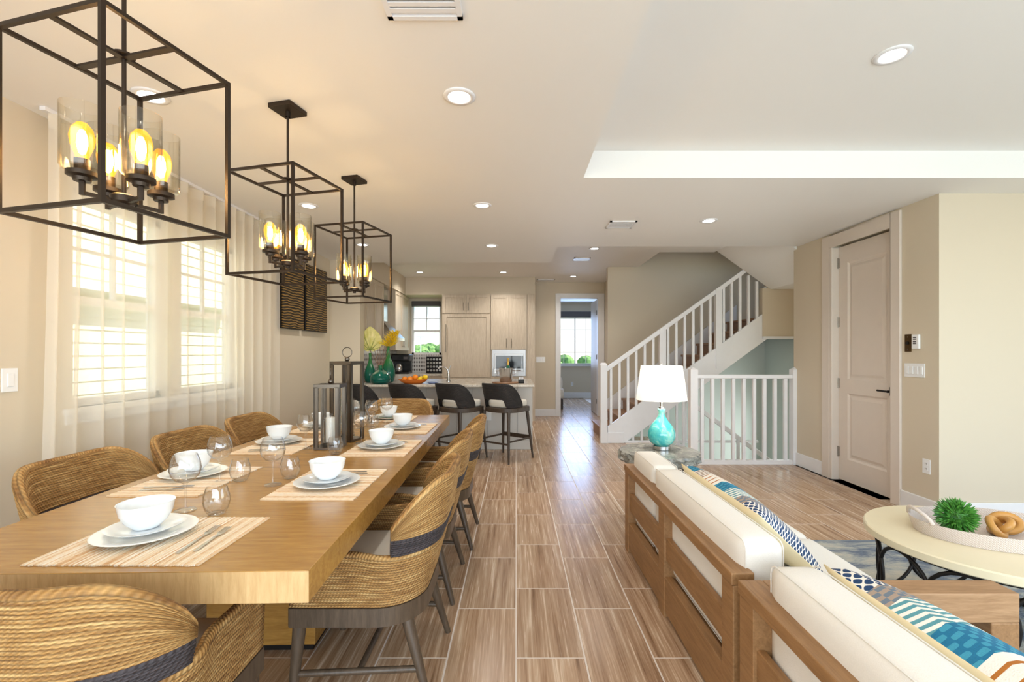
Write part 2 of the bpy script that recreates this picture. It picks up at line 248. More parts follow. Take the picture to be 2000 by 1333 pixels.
# ---- mesh builder
class MB:
    def __init__(s): s.v, s.f, s.uv, s.mi = [], [], {}, []
    def add(s, verts, faces, mi=0):
        o = len(s.v); s.v += [tuple(p) for p in verts]; s.f += [tuple(i+o for i in f) for f in faces]; s.mi += [mi]*len(faces); return s
    def box(s, x0, x1, y0, y1, z0, z1, mi=0, mat=None):
        vs = [(x0,y0,z0),(x1,y0,z0),(x1,y1,z0),(x0,y1,z0),(x0,y0,z1),(x1,y0,z1),(x1,y1,z1),(x0,y1,z1)]
        if mat is not None: vs = [mat @ Vector(p) for p in vs]
        return s.add(vs, [(0,3,2,1),(4,5,6,7),(0,1,5,4),(1,2,6,5),(2,3,7,6),(3,0,4,7)], mi)
    def prism(s, pts, axis, a, b, mi=0):   # pts: 2D polygon, extruded along axis from a to b
        def p3(p, t): return {'x': (t, p[0], p[1]), 'y': (p[0], t, p[1]), 'z': (p[0], p[1], t)}[axis]
        n = len(pts); vs = [p3(p, a) for p in pts]+[p3(p, b) for p in pts]
        return s.add(vs, [tuple(range(n))[::-1], tuple(range(n, 2*n))]+[(i, (i+1) % n, n+(i+1) % n, n+i) for i in range(n)], mi)
    def lathe(s, prof, n=32, c=(0,0,0), mi=0, closed=False):
        vs, fs = [], []; k = len(prof)
        for r, z in prof:
            for i in range(n):
                a = 2*PI*i/n; vs.append((c[0]+r*math.cos(a), c[1]+r*math.sin(a), c[2]+z))
        for j in range(k if closed else k-1):
            j2 = (j+1) % k
            for i in range(n):
                i2 = (i+1) % n; fs.append((j*n+i, j*n+i2, j2*n+i2, j2*n+i))
        return s.add(vs, fs, mi)
    def tube(s, pts, r, n=10, closed=False, mi=0, cap=True):
        pts = [Vector(p) for p in pts]; m = len(pts); vs, fs = [], []; up = None
        for i, p in enumerate(pts):
            if closed: t = pts[(i+1) % m]-pts[i-1]
            else: t = pts[min(i+1, m-1)]-pts[max(i-1, 0)]
            t.normalize()
            if up is None:
                up = Vector((0,0,1)) if abs(t.z) < 0.9 else Vector((1,0,0))
            u = (up-t*up.dot(t)).normalized(); q = t.cross(u); up = u
            rr = r[i] if isinstance(r, (list, tuple)) else r
            for k in range(n):
                a = 2*PI*k/n; vs.append(p+u*(rr*math.cos(a))+q*(rr*math.sin(a)))
        for i in range(m if closed else m-1):
            j = (i+1) % m
            for k in range(n):
                k2 = (k+1) % n; fs.append((i*n+k, i*n+k2, j*n+k2, j*n+k))
        if cap and not closed: fs += [tuple(range(n))[::-1], tuple(range((m-1)*n, m*n))]
        return s.add(vs, fs, mi)
    def bar(s, a, b, w, h, mi=0):   # square bar from a to b
        a, b = Vector(a), Vector(b); t = (b-a).normalized(); up = Vector((0,0,1)) if abs(t.z) < 0.95 else Vector((0,1,0))
        q = t.cross(up).normalized(); u = q.cross(t); vs = []
        for p in (a, b):
            for sx, sz in ((-1,-1),(1,-1),(1,1),(-1,1)): vs.append(p+q*(sx*w/2)+u*(sz*h/2))
        return s.add(vs, [(0,1,2,3),(7,6,5,4),(0,4,5,1),(1,5,6,2),(2,6,7,3),(3,7,4,0)], mi)
    def ball(s, c, r, n=14, sz=1.0, mi=0):
        return s.lathe([(max(1e-5, r*math.sin(PI*i/n)), -r*sz*math.cos(PI*i/n)) for i in range(n+1)], n*2, c, mi)
    def cushion(s, c, size, r, puff=0.0, n=10, mi=0):
        cx, cy, cz = c; hx, hy, hz = [k/2 for k in size]; vs, fs, idx = [], [], {}
        def vid(p):
            k = tuple(round(q, 5) for q in p)
            if k not in idx:
                x, y, z = p[0]*hx, p[1]*hy, p[2]*hz
                ix, iy, iz = (max(-(h-r), min(h-r, q)) for q, h in ((x, hx), (y, hy), (z, hz)))
                d = Vector((x-ix, y-iy, z-iz)); b = Vector((ix, iy, iz))
                q = b+d.normalized()*r if d.length > 1e-9 else Vector((x, y, z))
                ax, ay, az = p; k1 = (1-ax*ax)*(1-ay*ay); k2 = (1-ay*ay)*(1-az*az); k3 = (1-ax*ax)*(1-az*az)
                q += Vector((ax*k2, ay*k3, az*k1))*puff
                idx[k] = len(vs); vs.append((q.x+cx, q.y+cy, q.z+cz))
            return idx[k]
        g = [-math.cos(PI*i/n)*0.5*1.0+(-1+2*i/n)*0.5 for i in range(n+1)]
        for ax in range(3):
            for sg in (-1, 1):
                for i in range(n):
                    for j in range(n):
                        q = []
                        for a, b in ((i, j), (i+1, j), (i+1, j+1), (i, j+1)):
                            p = [0, 0, 0]; p[ax] = sg; p[(ax+1) % 3] = g[a]; p[(ax+2) % 3] = g[b]; q.append(vid(p))
                        fs.append(tuple(q if sg > 0 else q[::-1]))
        return s.add(vs, fs, mi)
    def mesh(s, name, mats, smooth=None, bevel=0, seg=2):
        me = bpy.data.meshes.new(name); me.from_pydata(s.v, [], s.f)
        for m in (mats if isinstance(mats, (list, tuple)) else [mats]): me.materials.append(M[m] if isinstance(m, str) else m)
        for i, p in enumerate(me.polygons): p.material_index = s.mi[i]
        if s.uv:
            uv = me.uv_layers.new(name='UVMap')
            for lp in me.loops: uv.data[lp.index].uv = s.uv.get(lp.vertex_index, (0, 0))
        if bevel:
            bm = bmesh.new(); bm.from_mesh(me); bmesh.ops.remove_doubles(bm, verts=bm.verts, dist=1e-6)
            bmesh.ops.recalc_face_normals(bm, faces=bm.faces)
            es = [e for e in bm.edges if len(e.link_faces) == 2 and e.calc_face_angle(0) > 0.6]
            bmesh.ops.bevel(bm, geom=es, offset=bevel, segments=seg, profile=0.5, affect='EDGES', clamp_overlap=True)
            bm.to_mesh(me); bm.free()
        else:
            bm = bmesh.new(); bm.from_mesh(me); bmesh.ops.recalc_face_normals(bm, faces=bm.faces); bm.to_mesh(me); bm.free()
        if smooth:
            for p in me.polygons: p.use_smooth = True
            if smooth != True: me.set_sharp_from_angle(angle=math.radians(smooth))
        me.update(); return me
def obj(name, mb, mat, parent=None, smooth=None, bevel=0, loc=(0,0,0), rot=(0,0,0), seg=2):
    me = mb if isinstance(mb, bpy.types.Mesh) else mb.mesh(name, mat, smooth, bevel, seg)
    o = bpy.data.objects.new(name, me); COL.objects.link(o); o.parent = parent; o.location = loc; o.rotation_euler = rot; return o
def tag(o, label, cat, group=None, kind=None):
    o['label'] = label
    if cat: o['category'] = cat
    if group: o['group'] = group
    if kind: o['kind'] = kind
    return o
def thing(name, label, cat, loc=(0,0,0), rz=0, group=None):
    o = bpy.data.objects.new(name, None); COL.objects.link(o); o.empty_display_size = 0.1
    o.location = loc; o.rotation_euler = (0, 0, rz); return tag(o, label, cat, group)
def copy_tree(o, parent=None):
    c = o.copy(); COL.objects.link(c); c.parent = parent
    for ch in KIDS.get(o.name, [x for x in bpy.data.objects if x.parent == o]): copy_tree(ch, c)
    return c
KIDS = {}
def dup(o, label, loc, rz=0, group=None):
    c = copy_tree(o); c.location = loc; c.rotation_euler = (0, 0, rz); c['label'] = label
    if group: c['group'] = group
    return c
def struct(name, mb, mat, label=None, parent=None, **kw):
    o = obj(name, mb, mat, parent, **kw)
    if parent is None:
        o['kind'] = 'structure'
        if label: o['label'] = label
    return o
# ================================================================== STRUCTURE
XL, XR, ZC, ZK = -2.53, 3.35, 2.60, 2.826      # left wall, door wall, main ceiling, hall/kitchen ceiling
YB, YF = -2.5, 9.83                           # back (behind camera), far wall
def S(name, mb, mat, label, cat, **kw):
    o = struct(name, mb, mat, label, **kw); o['category'] = cat; return o
# ---- floor: grout bed with holes for the stairwell, tiles laid in columns
fl = MB()
for a in ((XL, 5.6, YB, 5.58), (XL, 2.12, 5.58, 6.98), (XL, 1.62, 6.98, 8.2), (XL, 1.99, 8.2, YF), (0.0, 3.6, YF, 13.8)):
    fl.box(a[0], a[1], a[2], a[3], -0.08, -0.0012)
floor = S('floor', fl, 'grout', 'wood-look beige tile floor running through the open room and hall', 'floor')
TW, TL, G = 0.301, 0.602, 0.006
tm = MB(); hx, hy = TW/2-G/2, TL/2-G/2
tm.add([(-hx,-hy,-0.006),(hx,-hy,-0.006),(hx,hy,-0.006),(-hx,hy,-0.006),(-hx+.001,-hy+.001,0),(hx-.001,-hy+.001,0),(hx-.001,hy-.001,0),(-hx+.001,hy-.001,0)],
       [(4,5,6,7),(0,1,5,4),(1,2,6,5),(2,3,7,6),(3,0,4,7)])
tile_me = tm.mesh('floor_tile', 'floor_tile')
rest = MB(); cuts = {}
def in_hole(x, y): return (x > 2.10 and 5.60 < y < 8.2) or (x > 1.60 and 6.98 < y < 8.2) or (x > 1.98 and y > 8.2) or (x < 0.0 and y > YF) or (x > XR+0.1 and y > 3.7)
def tilerect(x0, x1, y0, y1):
    rest.box(x0+G/2, x1-G/2, y0+G/2, y1-G/2, -0.006, 0)
cands = []
for i in range(-9, 19):
    x0, x1 = i*TW, (i+1)*TW
    off = 2.039 if i % 2 == 0 else 2.433
    for j in range(-9, 21):
        y0, y1 = off+(j-1)*TL, off+j*TL
        a0, a1 = max(x0, XL), x1; b0, b1 = max(y0, YB), min(y1, 13.8)
        if a1-a0 < 0.02 or b1-b0 < 0.02 or x0 > 5.5: continue
        c = [in_hole(x, y) for x in (a0+.01, a1-.01) for y in (b0+.01, b1-.01)]
        if all(c): continue
        if any(c):   # trim at holes and walls
            if a1 > 2.1 and a0 < 2.1 and b1 > 5.6 and b0 < 7: a1 = 2.12
            elif a1 > 1.6 and a0 < 1.6 and b1 > 6.98: a1 = 1.62
            elif a1 > 1.95 and a0 < 2.0 and b1 > 8.2: a1 = 1.98
            elif a1 > 2.1 and b0 < 5.6: b1 = 5.58
            elif a0 > 1.6 and a0 < 2.1 and b0 < 6.98: b1 = 6.98
            tilerect(a0, a1, b0, b1); continue
        full = (a0 == x0 and b0 == y0 and b1 == y1)
        cy = (y0+y1)/2; px = VX+F*((x0+x1)/2)/max(cy, .3); py = VY+F*H/max(cy, .3)
        if full and cy > 1.5 and -0.95 < x0 and x1 < XR+.02 and 350 < px < 2150 and py < 1450 and not (cy > 6.2 and x1 < -0.35) and not (y0 > 3.6 and x1 > XR):
            cands.append(((x0+x1)/2, cy))
        elif full: tilerect(x0, x1, y0, y1)
        else: tilerect(a0, a1, b0, b1)
cands.sort(key=lambda c: c[1])
for n, (x, y) in enumerate(cands):
    if n < 298: obj('tile', tile_me, None, floor, loc=(x, y, 0))
    else: tilerect(x-TW/2, x+TW/2, y-TL/2, y+TL/2)
ro = obj('tile_field', rest, 'floor_tile', floor); ro['kind'] = 'stuff'
# ---- ceilings
ce = MB(); TX, TY, TZ = 0.486, 3.36, 2.795
for a in ((XL, TX, YB, 6.52), (TX, 5.6, TY, 5.52)): ce.box(a[0], a[1], a[2], a[3], ZC, ZC+0.24)
ce.box(XL, 0.377, 5.52, 6.52, ZC+.001, ZC+0.24)
ce.v = [v for v in ce.v]
S('ceiling', ce, 'ceiling_white', 'white lower ceiling over the dining table and entry side', 'ceiling')
tr = MB(); tr.box(TX, 5.6, YB, TY, TZ, TZ+0.05); S('trim_1', tr, 'ceiling_white', 'white raised tray ceiling panel above the sofas', 'ceiling')
hk = MB()
for a in ((XL, 0.377, 6.52, YF), (0.377, 2.12, 5.52, YF), (2.12, 2.93, 5.52, 6.89), (0.0, 3.6, YF, 13.8), (2.93, 4.4, 5.52, 5.6)): hk.box(a[0], a[1], a[2], a[3], ZK, ZK+0.06)
S('trim_2', hk, 'ceiling_white', 'white ceiling over the kitchen and hallway', 'ceiling')
# sloped underside of the upper stair flight
sf = MB(); sf.add([(2.93,6.89,2.87),(3.76,6.89,2.28),(4.4,6.89,2.28),(4.4,5.56,2.28),(3.76,5.56,2.28),(2.93,5.56,2.87),
                   (2.93,6.89,2.97),(3.80,6.89,2.36),(4.4,6.89,2.36),(4.4,5.56,2.36),(3.80,5.56,2.36),(2.93,5.56,2.97)],
                  [(0,1,4,5),(1,2,3,4),(6,11,10,7),(7,10,9,8),(0,6,7,1),(1,7,8,2),(5,4,10,11),(4,3,9,10),(0,5,11,6)])
S('trim_3', sf, 'ceiling_white', 'white sloped underside of the upper stair flight', 'soffit')
# ---- left wall with two windows
W1, W2, WZ0, WZ1 = (2.66, 3.38), (3.52, 4.24), 1.02, 2.28
wl = MB(); X0 = XL-0.14
def lw(y0, y1, z0, z1): wl.box(X0, XL, y0, y1, z0, z1)
lw(YB, W1[0], 0, 2.9); lw(W1[1], W2[0], WZ0, WZ1); lw(W2[1], YF+.1, 0, 2.9); lw(W1[0], W2[1], 0, WZ0); lw(W1[0], W2[1], WZ1, 2.9)
S('wall_left', wl, 'wall_paint', 'beige painted wall with curtained windows beside the dining table', 'wall')
st = MB(); st.box(XL-.01, -2.12, 6.33, 6.50, 0, 2.62); S('wall_stub', st, 'wall_paint', 'beige wall end between the framed panels and the kitchen', 'wall')
sof = MB(); sof.box(XL-.01, -2.18, 6.50, YF, 2.484, ZK); sof.box(-2.18, 0.372, 9.17, YF, 2.484, ZK)
S('trim_4', sof, 'wall_paint', 'beige boxed soffit above the kitchen cabinets', 'soffit')
# ---- far wall with kitchen window and bedroom door opening
KW = (-2.21, -1.58, 1.30, 2.36); DO = (0.93, 1.735, 2.49)
wf = MB()
for a in ((XL, KW[0], 0, 2.9), (KW[1], DO[0], 0, 2.9), (DO[1], 2.1, 0, 2.9), (KW[0], KW[1], 0, KW[2]), (KW[0], KW[1], KW[3], 2.9), (DO[0], DO[1], DO[2], 2.9)):
    wf.box(a[0], a[1], YF, YF+0.14, a[2], a[3])
S('wall_front', wf, 'wall_paint', 'beige end wall holding the kitchen window and hallway doorway', 'wall')
hr = MB(); hr.box(1.87, 1.99, 8.2, YF, 0, 2.9); S('wall_hall', hr, 'wall_paint', 'narrow beige wall at the right of the hallway doorway', 'wall')
sw = MB(); sw.box(1.59, 4.4, 8.08, 8.2, 0.0, 5.2); S('wall_stairs', sw, 'wall_paint', 'tall beige wall rising behind the staircase', 'wall')
sl = MB(); sl.prism([(1.62, -2.9), (4.4, -2.9), (4.4, 1.60), (3.75, 1.56), (1.66, .03), (1.62, 0)], 'y', 8.06, 8.075); sl.box(1.50, 1.62, 6.98, 8.1, -2.9, -0.1); sl.box(2.0, 2.12, 5.5, 6.98, -2.9, -0.1); sl.box(2.0, 4.4, 5.46, 5.58, -2.9, -0.1); sl.box(1.5, 4.4, 5.46, 8.2, -2.95, -2.9)
S('wall_stairwell', sl, 'wall_sage', 'pale green stairwell wall seen through the white railing', 'wall')
wn = MB(); wn.box(4.3, 4.4, 5.5, 8.2, 1.6, 5.2); wn.box(2.0, 4.4, 5.5, 8.2, 5.2, 5.26); wn.box(2.0, 2.118, 6.9, 8.078, ZK+.062, 5.19); wn.box(2.13, 4.3, 6.8, 6.888, 2.99, 5.19); S('wall_stair_top', wn, 'wall_paint', 'beige upper stairwell walls above the flight', 'wall')
wn = MB(); wn.box(4.3, 4.4, 5.5, 6.65, -2.9, 1.6); wn.box(4.3, 4.4, 7.25, 8.2, -2.9, 1.6); wn.box(4.3, 4.4, 6.65, 7.25, -2.9, -1.2); wn.box(4.3, 4.4, 6.65, 7.25, 0.5, 1.6)
S('wall_stair_end', wn, 'wall_sage', 'pale end wall of the stairwell behind the white door wall', 'wall')
lt = MB(); lt.box(3.65, 4.32, 6.90, 7.0, 1.58, 2.30); S('wall_landing', lt, 'wall_paint', 'small beige wall panel below the upper stair landing', 'wall')
lt = MB(); lt.box(3.65, 4.32, 6.87, 7.0, 1.545, 1.58); S('trim_5', lt, 'trim_white', 'white ledge strip under the stair landing panel', 'trim')
# ---- right side: door wall and living room wall
D1, D2, DZ = 4.148, 4.917, 2.45
wr = MB(); wr.box(XR, XR+0.14, 3.83, D1-.02, 0, ZC+.02); wr.box(XR, XR+0.14, D2+.02, 5.62, 0, ZC+.2); wr.box(XR, XR+0.14, D1-.02, D2+.02, DZ+.02, ZC+.02); wr.box(XR+.3, XR+.36, 3.9, 5.2, 0, 2.7)
S('wall_right', wr, 'wall_paint', 'beige wall around the tall white panelled door', 'wall')
wp = MB(); wp.box(XR, 5.75, 3.69, 3.83, 0, ZC+.02); S('wall_living', wp, 'wall_paint', 'pale wall beyond the coffee table at the right edge', 'wall')
we = MB(); we.box(5.6, 5.75, YB, -0.6, 0, 2.9); we.box(5.6, 5.75, 2.4, 3.7, 0, 2.9); we.box(5.6, 5.75, -0.6, 2.4, 0, 0.4); we.box(5.6, 5.75, -0.6, 2.4, 2.4, 2.9)
S('wall_side', we, 'wall_pale', 'pale living room wall outside the right edge of view', 'wall')
wb = MB(); wb.box(XL, -2.15, YB-.14, YB, 0, 2.9); wb.box(4.55, 5.75, YB-.14, YB, 0, 2.9); wb.box(-2.15, 4.55, YB-.14, YB, 2.42, 2.9)
S('wall_back', wb, 'wall_paint', 'beige wall with wide glass doors opposite the kitchen', 'wall')
gd = MB()
for i in range(5):
    x = -2.15+i*6.7/4; gd.box(x-.04, x+.04, YB-.1, YB-.04, 0, 2.42)
gd.box(-2.15, 4.55, YB-.1, YB-.04, 0, .08); gd.box(-2.15, 4.55, YB-.1, YB-.04, 2.34, 2.42)
S('window_1', gd, 'trim_white', 'wide white framed sliding glass doors opposite the kitchen', 'window')
# ---- bedroom beyond the doorway
br = MB(); BW = (1.05, 2.45, 0.985, 2.40)
br.box(-0.1, BW[0], 13.8, 13.94, 0, 2.9); br.box(BW[1], 3.7, 13.8, 13.94, 0, 2.9); br.box(BW[0], BW[1], 13.8, 13.94, 0, BW[2]); br.box(BW[0], BW[1], 13.8, 13.94, BW[3], 2.9)
br.box(-0.1, 0, YF+.1, 13.9, 0, 2.9); br.box(3.6, 3.7, YF+.1, 13.9, 0, 2.9); br.box(2.0, 3.7, YF, YF+.14, 0, 2.9)
S('wall_bedroom', br, 'wall_paint', 'greige bedroom walls seen through the hallway doorway', 'wall')
# ---- windows (frame, sash bars, panes)
def window(name, label, plane, a0, a1, z0, z1, pos, thick, cols, rows, meeting=None, fr=0.045, bar=0.018, upper_only=False):
    # plane 'x': window lies in a plane of constant x (a along y); 'y': constant y (a along x)
    o = bpy.data.objects.new(name, None); COL.objects.link(o); o['kind'] = 'structure'; o['label'] = label; o['category'] = 'window'
    def bx(mb, u0, u1, w0, w1, d0, d1):
        if plane == 'x': mb.box(pos+d0, pos+d1, u0, u1, w0, w1)
        else: mb.box(u0, u1, pos+d0, pos+d1, w0, w1)
    f = MB(); bx(f, a0, a1, z0, z0+fr, 0, thick); bx(f, a0, a1, z1-fr, z1, 0, thick); bx(f, a0, a0+fr, z0, z1, 0, thick); bx(f, a1-fr, a1, z0, z1, 0, thick); obj('window_frame', f, 'trim_white', o)
    if meeting:
        m = MB(); bx(m, a0, a1, meeting-.025, meeting+.025, 0.01, thick-.01); obj('meeting_rail', m, 'trim_white', o)
    zs = meeting+.025 if (upper_only and meeting) else z0+fr
    for i in range(1, cols):
        b = MB(); u = a0+fr+(a1-a0-2*fr)*i/cols; wd = bar*(1.8 if cols % 2 == 0 and i == cols//2 and not upper_only and cols > 2 else 1)
        bx(b, u-wd/2, u+wd/2, zs, z1-fr, .02, thick-.02); obj('muntin', b, 'trim_white', o)
    for j in range(1, rows):
        b = MB(); zz = zs+(z1-fr-zs)*j/rows; bx(b, a0+fr, a1-fr, zz-bar/2, zz+bar/2, .022, thick-.022); obj('muntin', b, 'trim_white', o)
    p = MB(); bx(p, a0+fr*.8, a1-fr*.8, z0+fr*.8, z1-fr*.8, thick/2-.002, thick/2+.002); obj('pane', p, 'window_glass', o)
    return o
window('window_2', 'first curtained dining window, nearest the light switch', 'x', W1[0], W1[1], WZ0, WZ1, XL-.12, .07, 2, 2, 1.65, upper_only=True)
window('window_3', 'second curtained dining window, nearest the framed panels', 'x', W2[0], W2[1], WZ0, WZ1, XL-.12, .07, 2, 2, 1.65, upper_only=True)
window('window_4', 'small kitchen window between wall cabinet and refrigerator panel', 'y', KW[0], KW[1], KW[2], KW[3], YF+.04, .07, 2, 2, 1.80, upper_only=True)
window('window_5', 'wide gridded bedroom window seen through the doorway', 'y', BW[0], BW[1], BW[2], BW[3], 13.83, .07, 4, 4)
for nm, w in (('trim_6', W1), ('trim_7', W2)):
    s_ = MB(); s_.box(XL-.05, XL+.035, w[0]-.06, w[1]+.06, WZ0-.035, WZ0); s_.box(XL, XL+.015, w[0]-.05, w[1]+.05, WZ0-.09, WZ0-.035)
    S(nm, s_, 'trim_white', 'white sill of the %s curtained window' % ('nearer' if w is W1 else 'farther'), 'sill')
s_ = MB(); s_.box(BW[0]-.05, BW[1]+.05, 13.74, 13.83, BW[2]-.04, BW[2]); S('trim_8', s_, 'trim_white', 'white sill under the bedroom window', 'sill')
rb = MB(); rb.box(KW[0]+.01, KW[1]-.01, YF-.03, YF+.03, KW[3]-.03, KW[3]+.07); tag(obj('roller_shade', rb, 'shade_grey', bevel=.01), 'dark rolled shade above the small kitchen window', 'window shade')
rb = MB(); rb.box(BW[0]-.04, BW[1]+.04, 13.70, 13.80, BW[3], BW[3]+.16); tag(obj('shade_valance', rb, 'shade_grey', bevel=.01), 'grey shade valance above the bedroom window', 'window shade')
# ---- doors
cs = MB(); c0, c1 = D1-.105, D2+.16   # casing of entry door (lies on the wall face)
cs.box(XR-.022, XR, c0, D1, 0, ZC-.02); cs.box(XR-.022, XR, D2+.04, c1, 0, ZC-.02); cs.box(XR-.022, XR, D1, D2+.04, DZ, ZC-.02)
cs.box(XR-.02, XR+.14, D1-.02, D1, 0, DZ); cs.box(XR-.02, XR+.14, D2+.0, D2+.04, 0, DZ)
S('trim_9', cs, 'door_white', 'white casing around the tall panelled door', 'door casing', bevel=.004)
d = bpy.data.objects.new('door_1', None); COL.objects.link(d); d['kind'] = 'structure'; d['label'] = 'tall white two-panel door with bronze lever beside the switches'; d['category'] = 'door'
XD = XR+.055
def door_panel(z0, z1):
    m = MB(); y0, y1 = D1+.13, D2-.13
    rings = [(0, 0.0), (.018, .012), (.034, .012), (.06, .003)]
    vs, fs = [], []
    for ins, dep in rings: vs += [(XD+dep-.0005, y0+ins, z0+ins), (XD+dep-.0005, y1-ins, z0+ins), (XD+dep-.0005, y1-ins, z1-ins), (XD+dep-.0005, y0+ins, z1-ins)]
    for r in range(len(rings)-1):
        for i in range(4): fs.append((r*4+i, r*4+(i+1) % 4, (r+1)*4+(i+1) % 4, (r+1)*4+i))
    fs.append((12, 13, 14, 15)); m.add(vs, fs); return m
PZ = ((.24, .92), (1.06, 2.27))
lf = MB(); y0, y1 = D1+.003, D2-.003
lf.box(XD, XD+.04, y0, D1+.13, .012, DZ-.004); lf.box(XD, XD+.04, D2-.13, y1, .012, DZ-.004)
for z0, z1 in ((.012, PZ[0][0]), (PZ[0][1], PZ[1][0]), (PZ[1][1], DZ-.004)): lf.box(XD, XD+.04, D1+.13, D2-.13, z0, z1)
lf.box(XD+.02, XD+.04, D1+.13, D2-.13, .2, 2.3)
obj('door_leaf', lf, 'door_white', d)
for z0, z1 in PZ: obj('panel', door_panel(z0, z1), 'door_white', d)
for z in (.30, 1.02, 1.66, 2.28):
    m = MB(); m.box(XD-.012, XD+.004, D2-.012, D2+.012, z-.05, z+.05); m.tube([(XD-.01, D2, z-.055), (XD-.01, D2, z+.055)], .007, 8); obj('hinge', m, 'brushed_nickel', d)
hd = MB(); hd.tube([(XD-.002, D1+.065, .985), (XD-.05, D1+.065, .985)], .012, 10); hd.box(XD-.006, XD, D1+.035, D1+.095, .945, 1.025); hd.tube([(XD-.05, D1+.055, .985), (XD-.052, D1+.18, .988)], .009, 8)
h = obj('door_handle', hd, 'black_metal', d, smooth=40); h['label'] = 'dark bronze lever handle'
cs = MB(); cs.box(DO[0]-.10, DO[0], YF-.022, YF, 0, DO[2]+.10); cs.box(DO[1], DO[1]+.125, YF-.022, YF, 0, DO[2]+.10); cs.box(DO[0], DO[1], YF-.022, YF, DO[2], DO[2]+.10)
cs.box(DO[0]-.002, DO[0]+.012, YF, YF+.14, 0, DO[2]); cs.box(DO[1]-.012, DO[1]+.002, YF, YF+.14, 0, DO[2])
S('trim_10', cs, 'trim_white', 'white casing around the hallway doorway', 'door casing', bevel=.003)
d = bpy.data.objects.new('door_2', None); COL.objects.link(d); d['kind'] = 'structure'; d['label'] = 'open white bedroom door folded back inside the doorway'; d['category'] = 'door'
m = MB(); m.box(DO[1]-.005, DO[1]+.03, YF+.15, YF+.94, .01, DO[2]-.01); obj('door_leaf', m, 'door_white', d, bevel=.004)
for z in (.3, 1.25, 2.2):
    m = MB(); m.box(DO[1]-.02, DO[1], YF+.13, YF+.16, z-.05, z+.05); obj('hinge', m, 'black_metal', d)
# ---- baseboards
def base(name, label, *boxes):
    m = MB()
    for b in boxes: m.box(*b)
    S(name, m, 'trim_white', label, 'baseboard', bevel=.005)
bh = .15
base('baseboard_right', 'white baseboard on the door wall', (XR-.018, XR, 3.69, c0, 0, bh), (XR-.018, XR, c1, 5.6, 0, bh))
base('baseboard_living', 'white baseboard on the pale wall behind the coffee table', (XR-.018, 5.6, 3.672, 3.69, 0, bh))
base('baseboard_front', 'white baseboard beside the hallway doorway', (.375, DO[0]-.1, YF-.018, YF, 0, bh))
base('baseboard_left', 'white baseboard along the curtained wall', (XL, XL+.018, YB, 6.33, 0, bh))
base('baseboard_bedroom', 'white baseboard under the bedroom window', (0.0, 3.6, 13.78, 13.8, 0, bh+.02))
# ---- staircase (up) at Y 6.94 - 8.08
SY0, SY1 = 6.94, 8.06
sc_ = thing('staircase', 'white wooden staircase with brown treads climbing along the beige wall', 'staircase', (1.30, SY0, 0))
ox, oy = 1.30, SY0
def zt(x): return .237+.73*(x-1.357)          # top edge of stringer
sm = MB(); sm.prism([(1.36-ox, 0), (1.36-ox, zt(1.36)), (3.72-ox, zt(3.72)), (3.72-ox, zt(3.72)-.42), (1.605-ox, 0)], 'y', -.03, .02); obj('stringer', sm, 'trim_white', sc_)
sm = MB(); sm.prism([(1.45-ox, .02), (1.45-ox, zt(1.45)+.14), (3.8-ox, zt(3.8)+.14), (3.8-ox, zt(3.8)-.3), (1.75-ox, .02)], 'y', 1.09, 1.115); obj('wall_skirt', sm, 'trim_white', sc_)
sm = MB(); sm.prism([(1.64-ox, .0), (3.72-ox, zt(3.72)-.42), (3.72-ox, zt(3.72)-.40), (1.62-ox, .02)], 'y', .02, 1.11); obj('underside', sm, 'trim_white', sc_)
nst = 11; rise, run = .187, .256; xs = 1.33
for i in range(nst-1):
    x = xs+i*run; z = (i+1)*rise
    t = MB(); t.box(x-.03-ox, x+run+.02-ox, .021, 1.09, z-.035, z); obj('tread', t, 'tread_wood', sc_, bevel=.006)
    t = MB(); t.box(x-ox, x+.018-ox, .021, 1.09, z-rise, z-.035); obj('riser', t, 'tread_wood', sc_)
nw = MB(); nw.box(-.05, .05, -.05, .05, 0, 1.16); nw.add([(-.05,-.05,1.16),(.05,-.05,1.16),(.05,.05,1.16),(-.05,.05,1.16),(-.03,-.03,1.19),(.03,-.03,1.19),(.03,.03,1.19),(-.03,.03,1.19)], [(0,1,5,4),(1,2,6,5),(2,3,7,6),(3,0,4,7),(4,5,6,7)])
obj('newel_post', nw, 'trim_white', sc_)
pl = MB(); pl.box(.05, .30, -.045, .03, 0, .155); obj('plinth', pl, 'trim_white', sc_, bevel=.004)
zr = lambda x: 1.129+.714*(x-1.357)
hr_ = MB(); hr_.bar((1.33-ox, 0, zr(1.33)-.03), (3.48-ox, 0, zr(3.48)-.03), .06, .06); obj('handrail', hr_, 'trim_white', sc_, bevel=.006)
X69 = lambda px: (px-VX)*SY0/F
for cx in (125, 173, 221, 268, 316, 364, 447, 494, 542, 590, 637, 686, 762, 807, 855, 903, 950, 997):
    x = X69(1150+cx/2.898); b = MB(); top = min(zr(x)-.05, 2.87-.715*(x-2.93)+.0 if x > 3.3 else 9)
    b.box(x-.017-ox, x+.017-ox, -.017, .017, zt(x)-.02, top); obj('baluster', b, 'trim_white', sc_)
for cx, lo in ((415, .25), (731, .34)):
    x = X69(1150+cx/2.898); b = MB(); b.box(x-.045-ox, x+.045-ox, -.045, .03, zt(x)-lo, zr(x)-.02); obj('post', b, 'trim_white', sc_)
wd6 = bpy.data.objects.new('added_stair_window', None); COL.objects.link(wd6); wd6['kind'] = 'structure'; wd6['label'] = 'added glowing stairwell window behind the white railing'; wd6['category'] = 'window'  # made-up window with a glowing pane, added to go with the stairwell fill
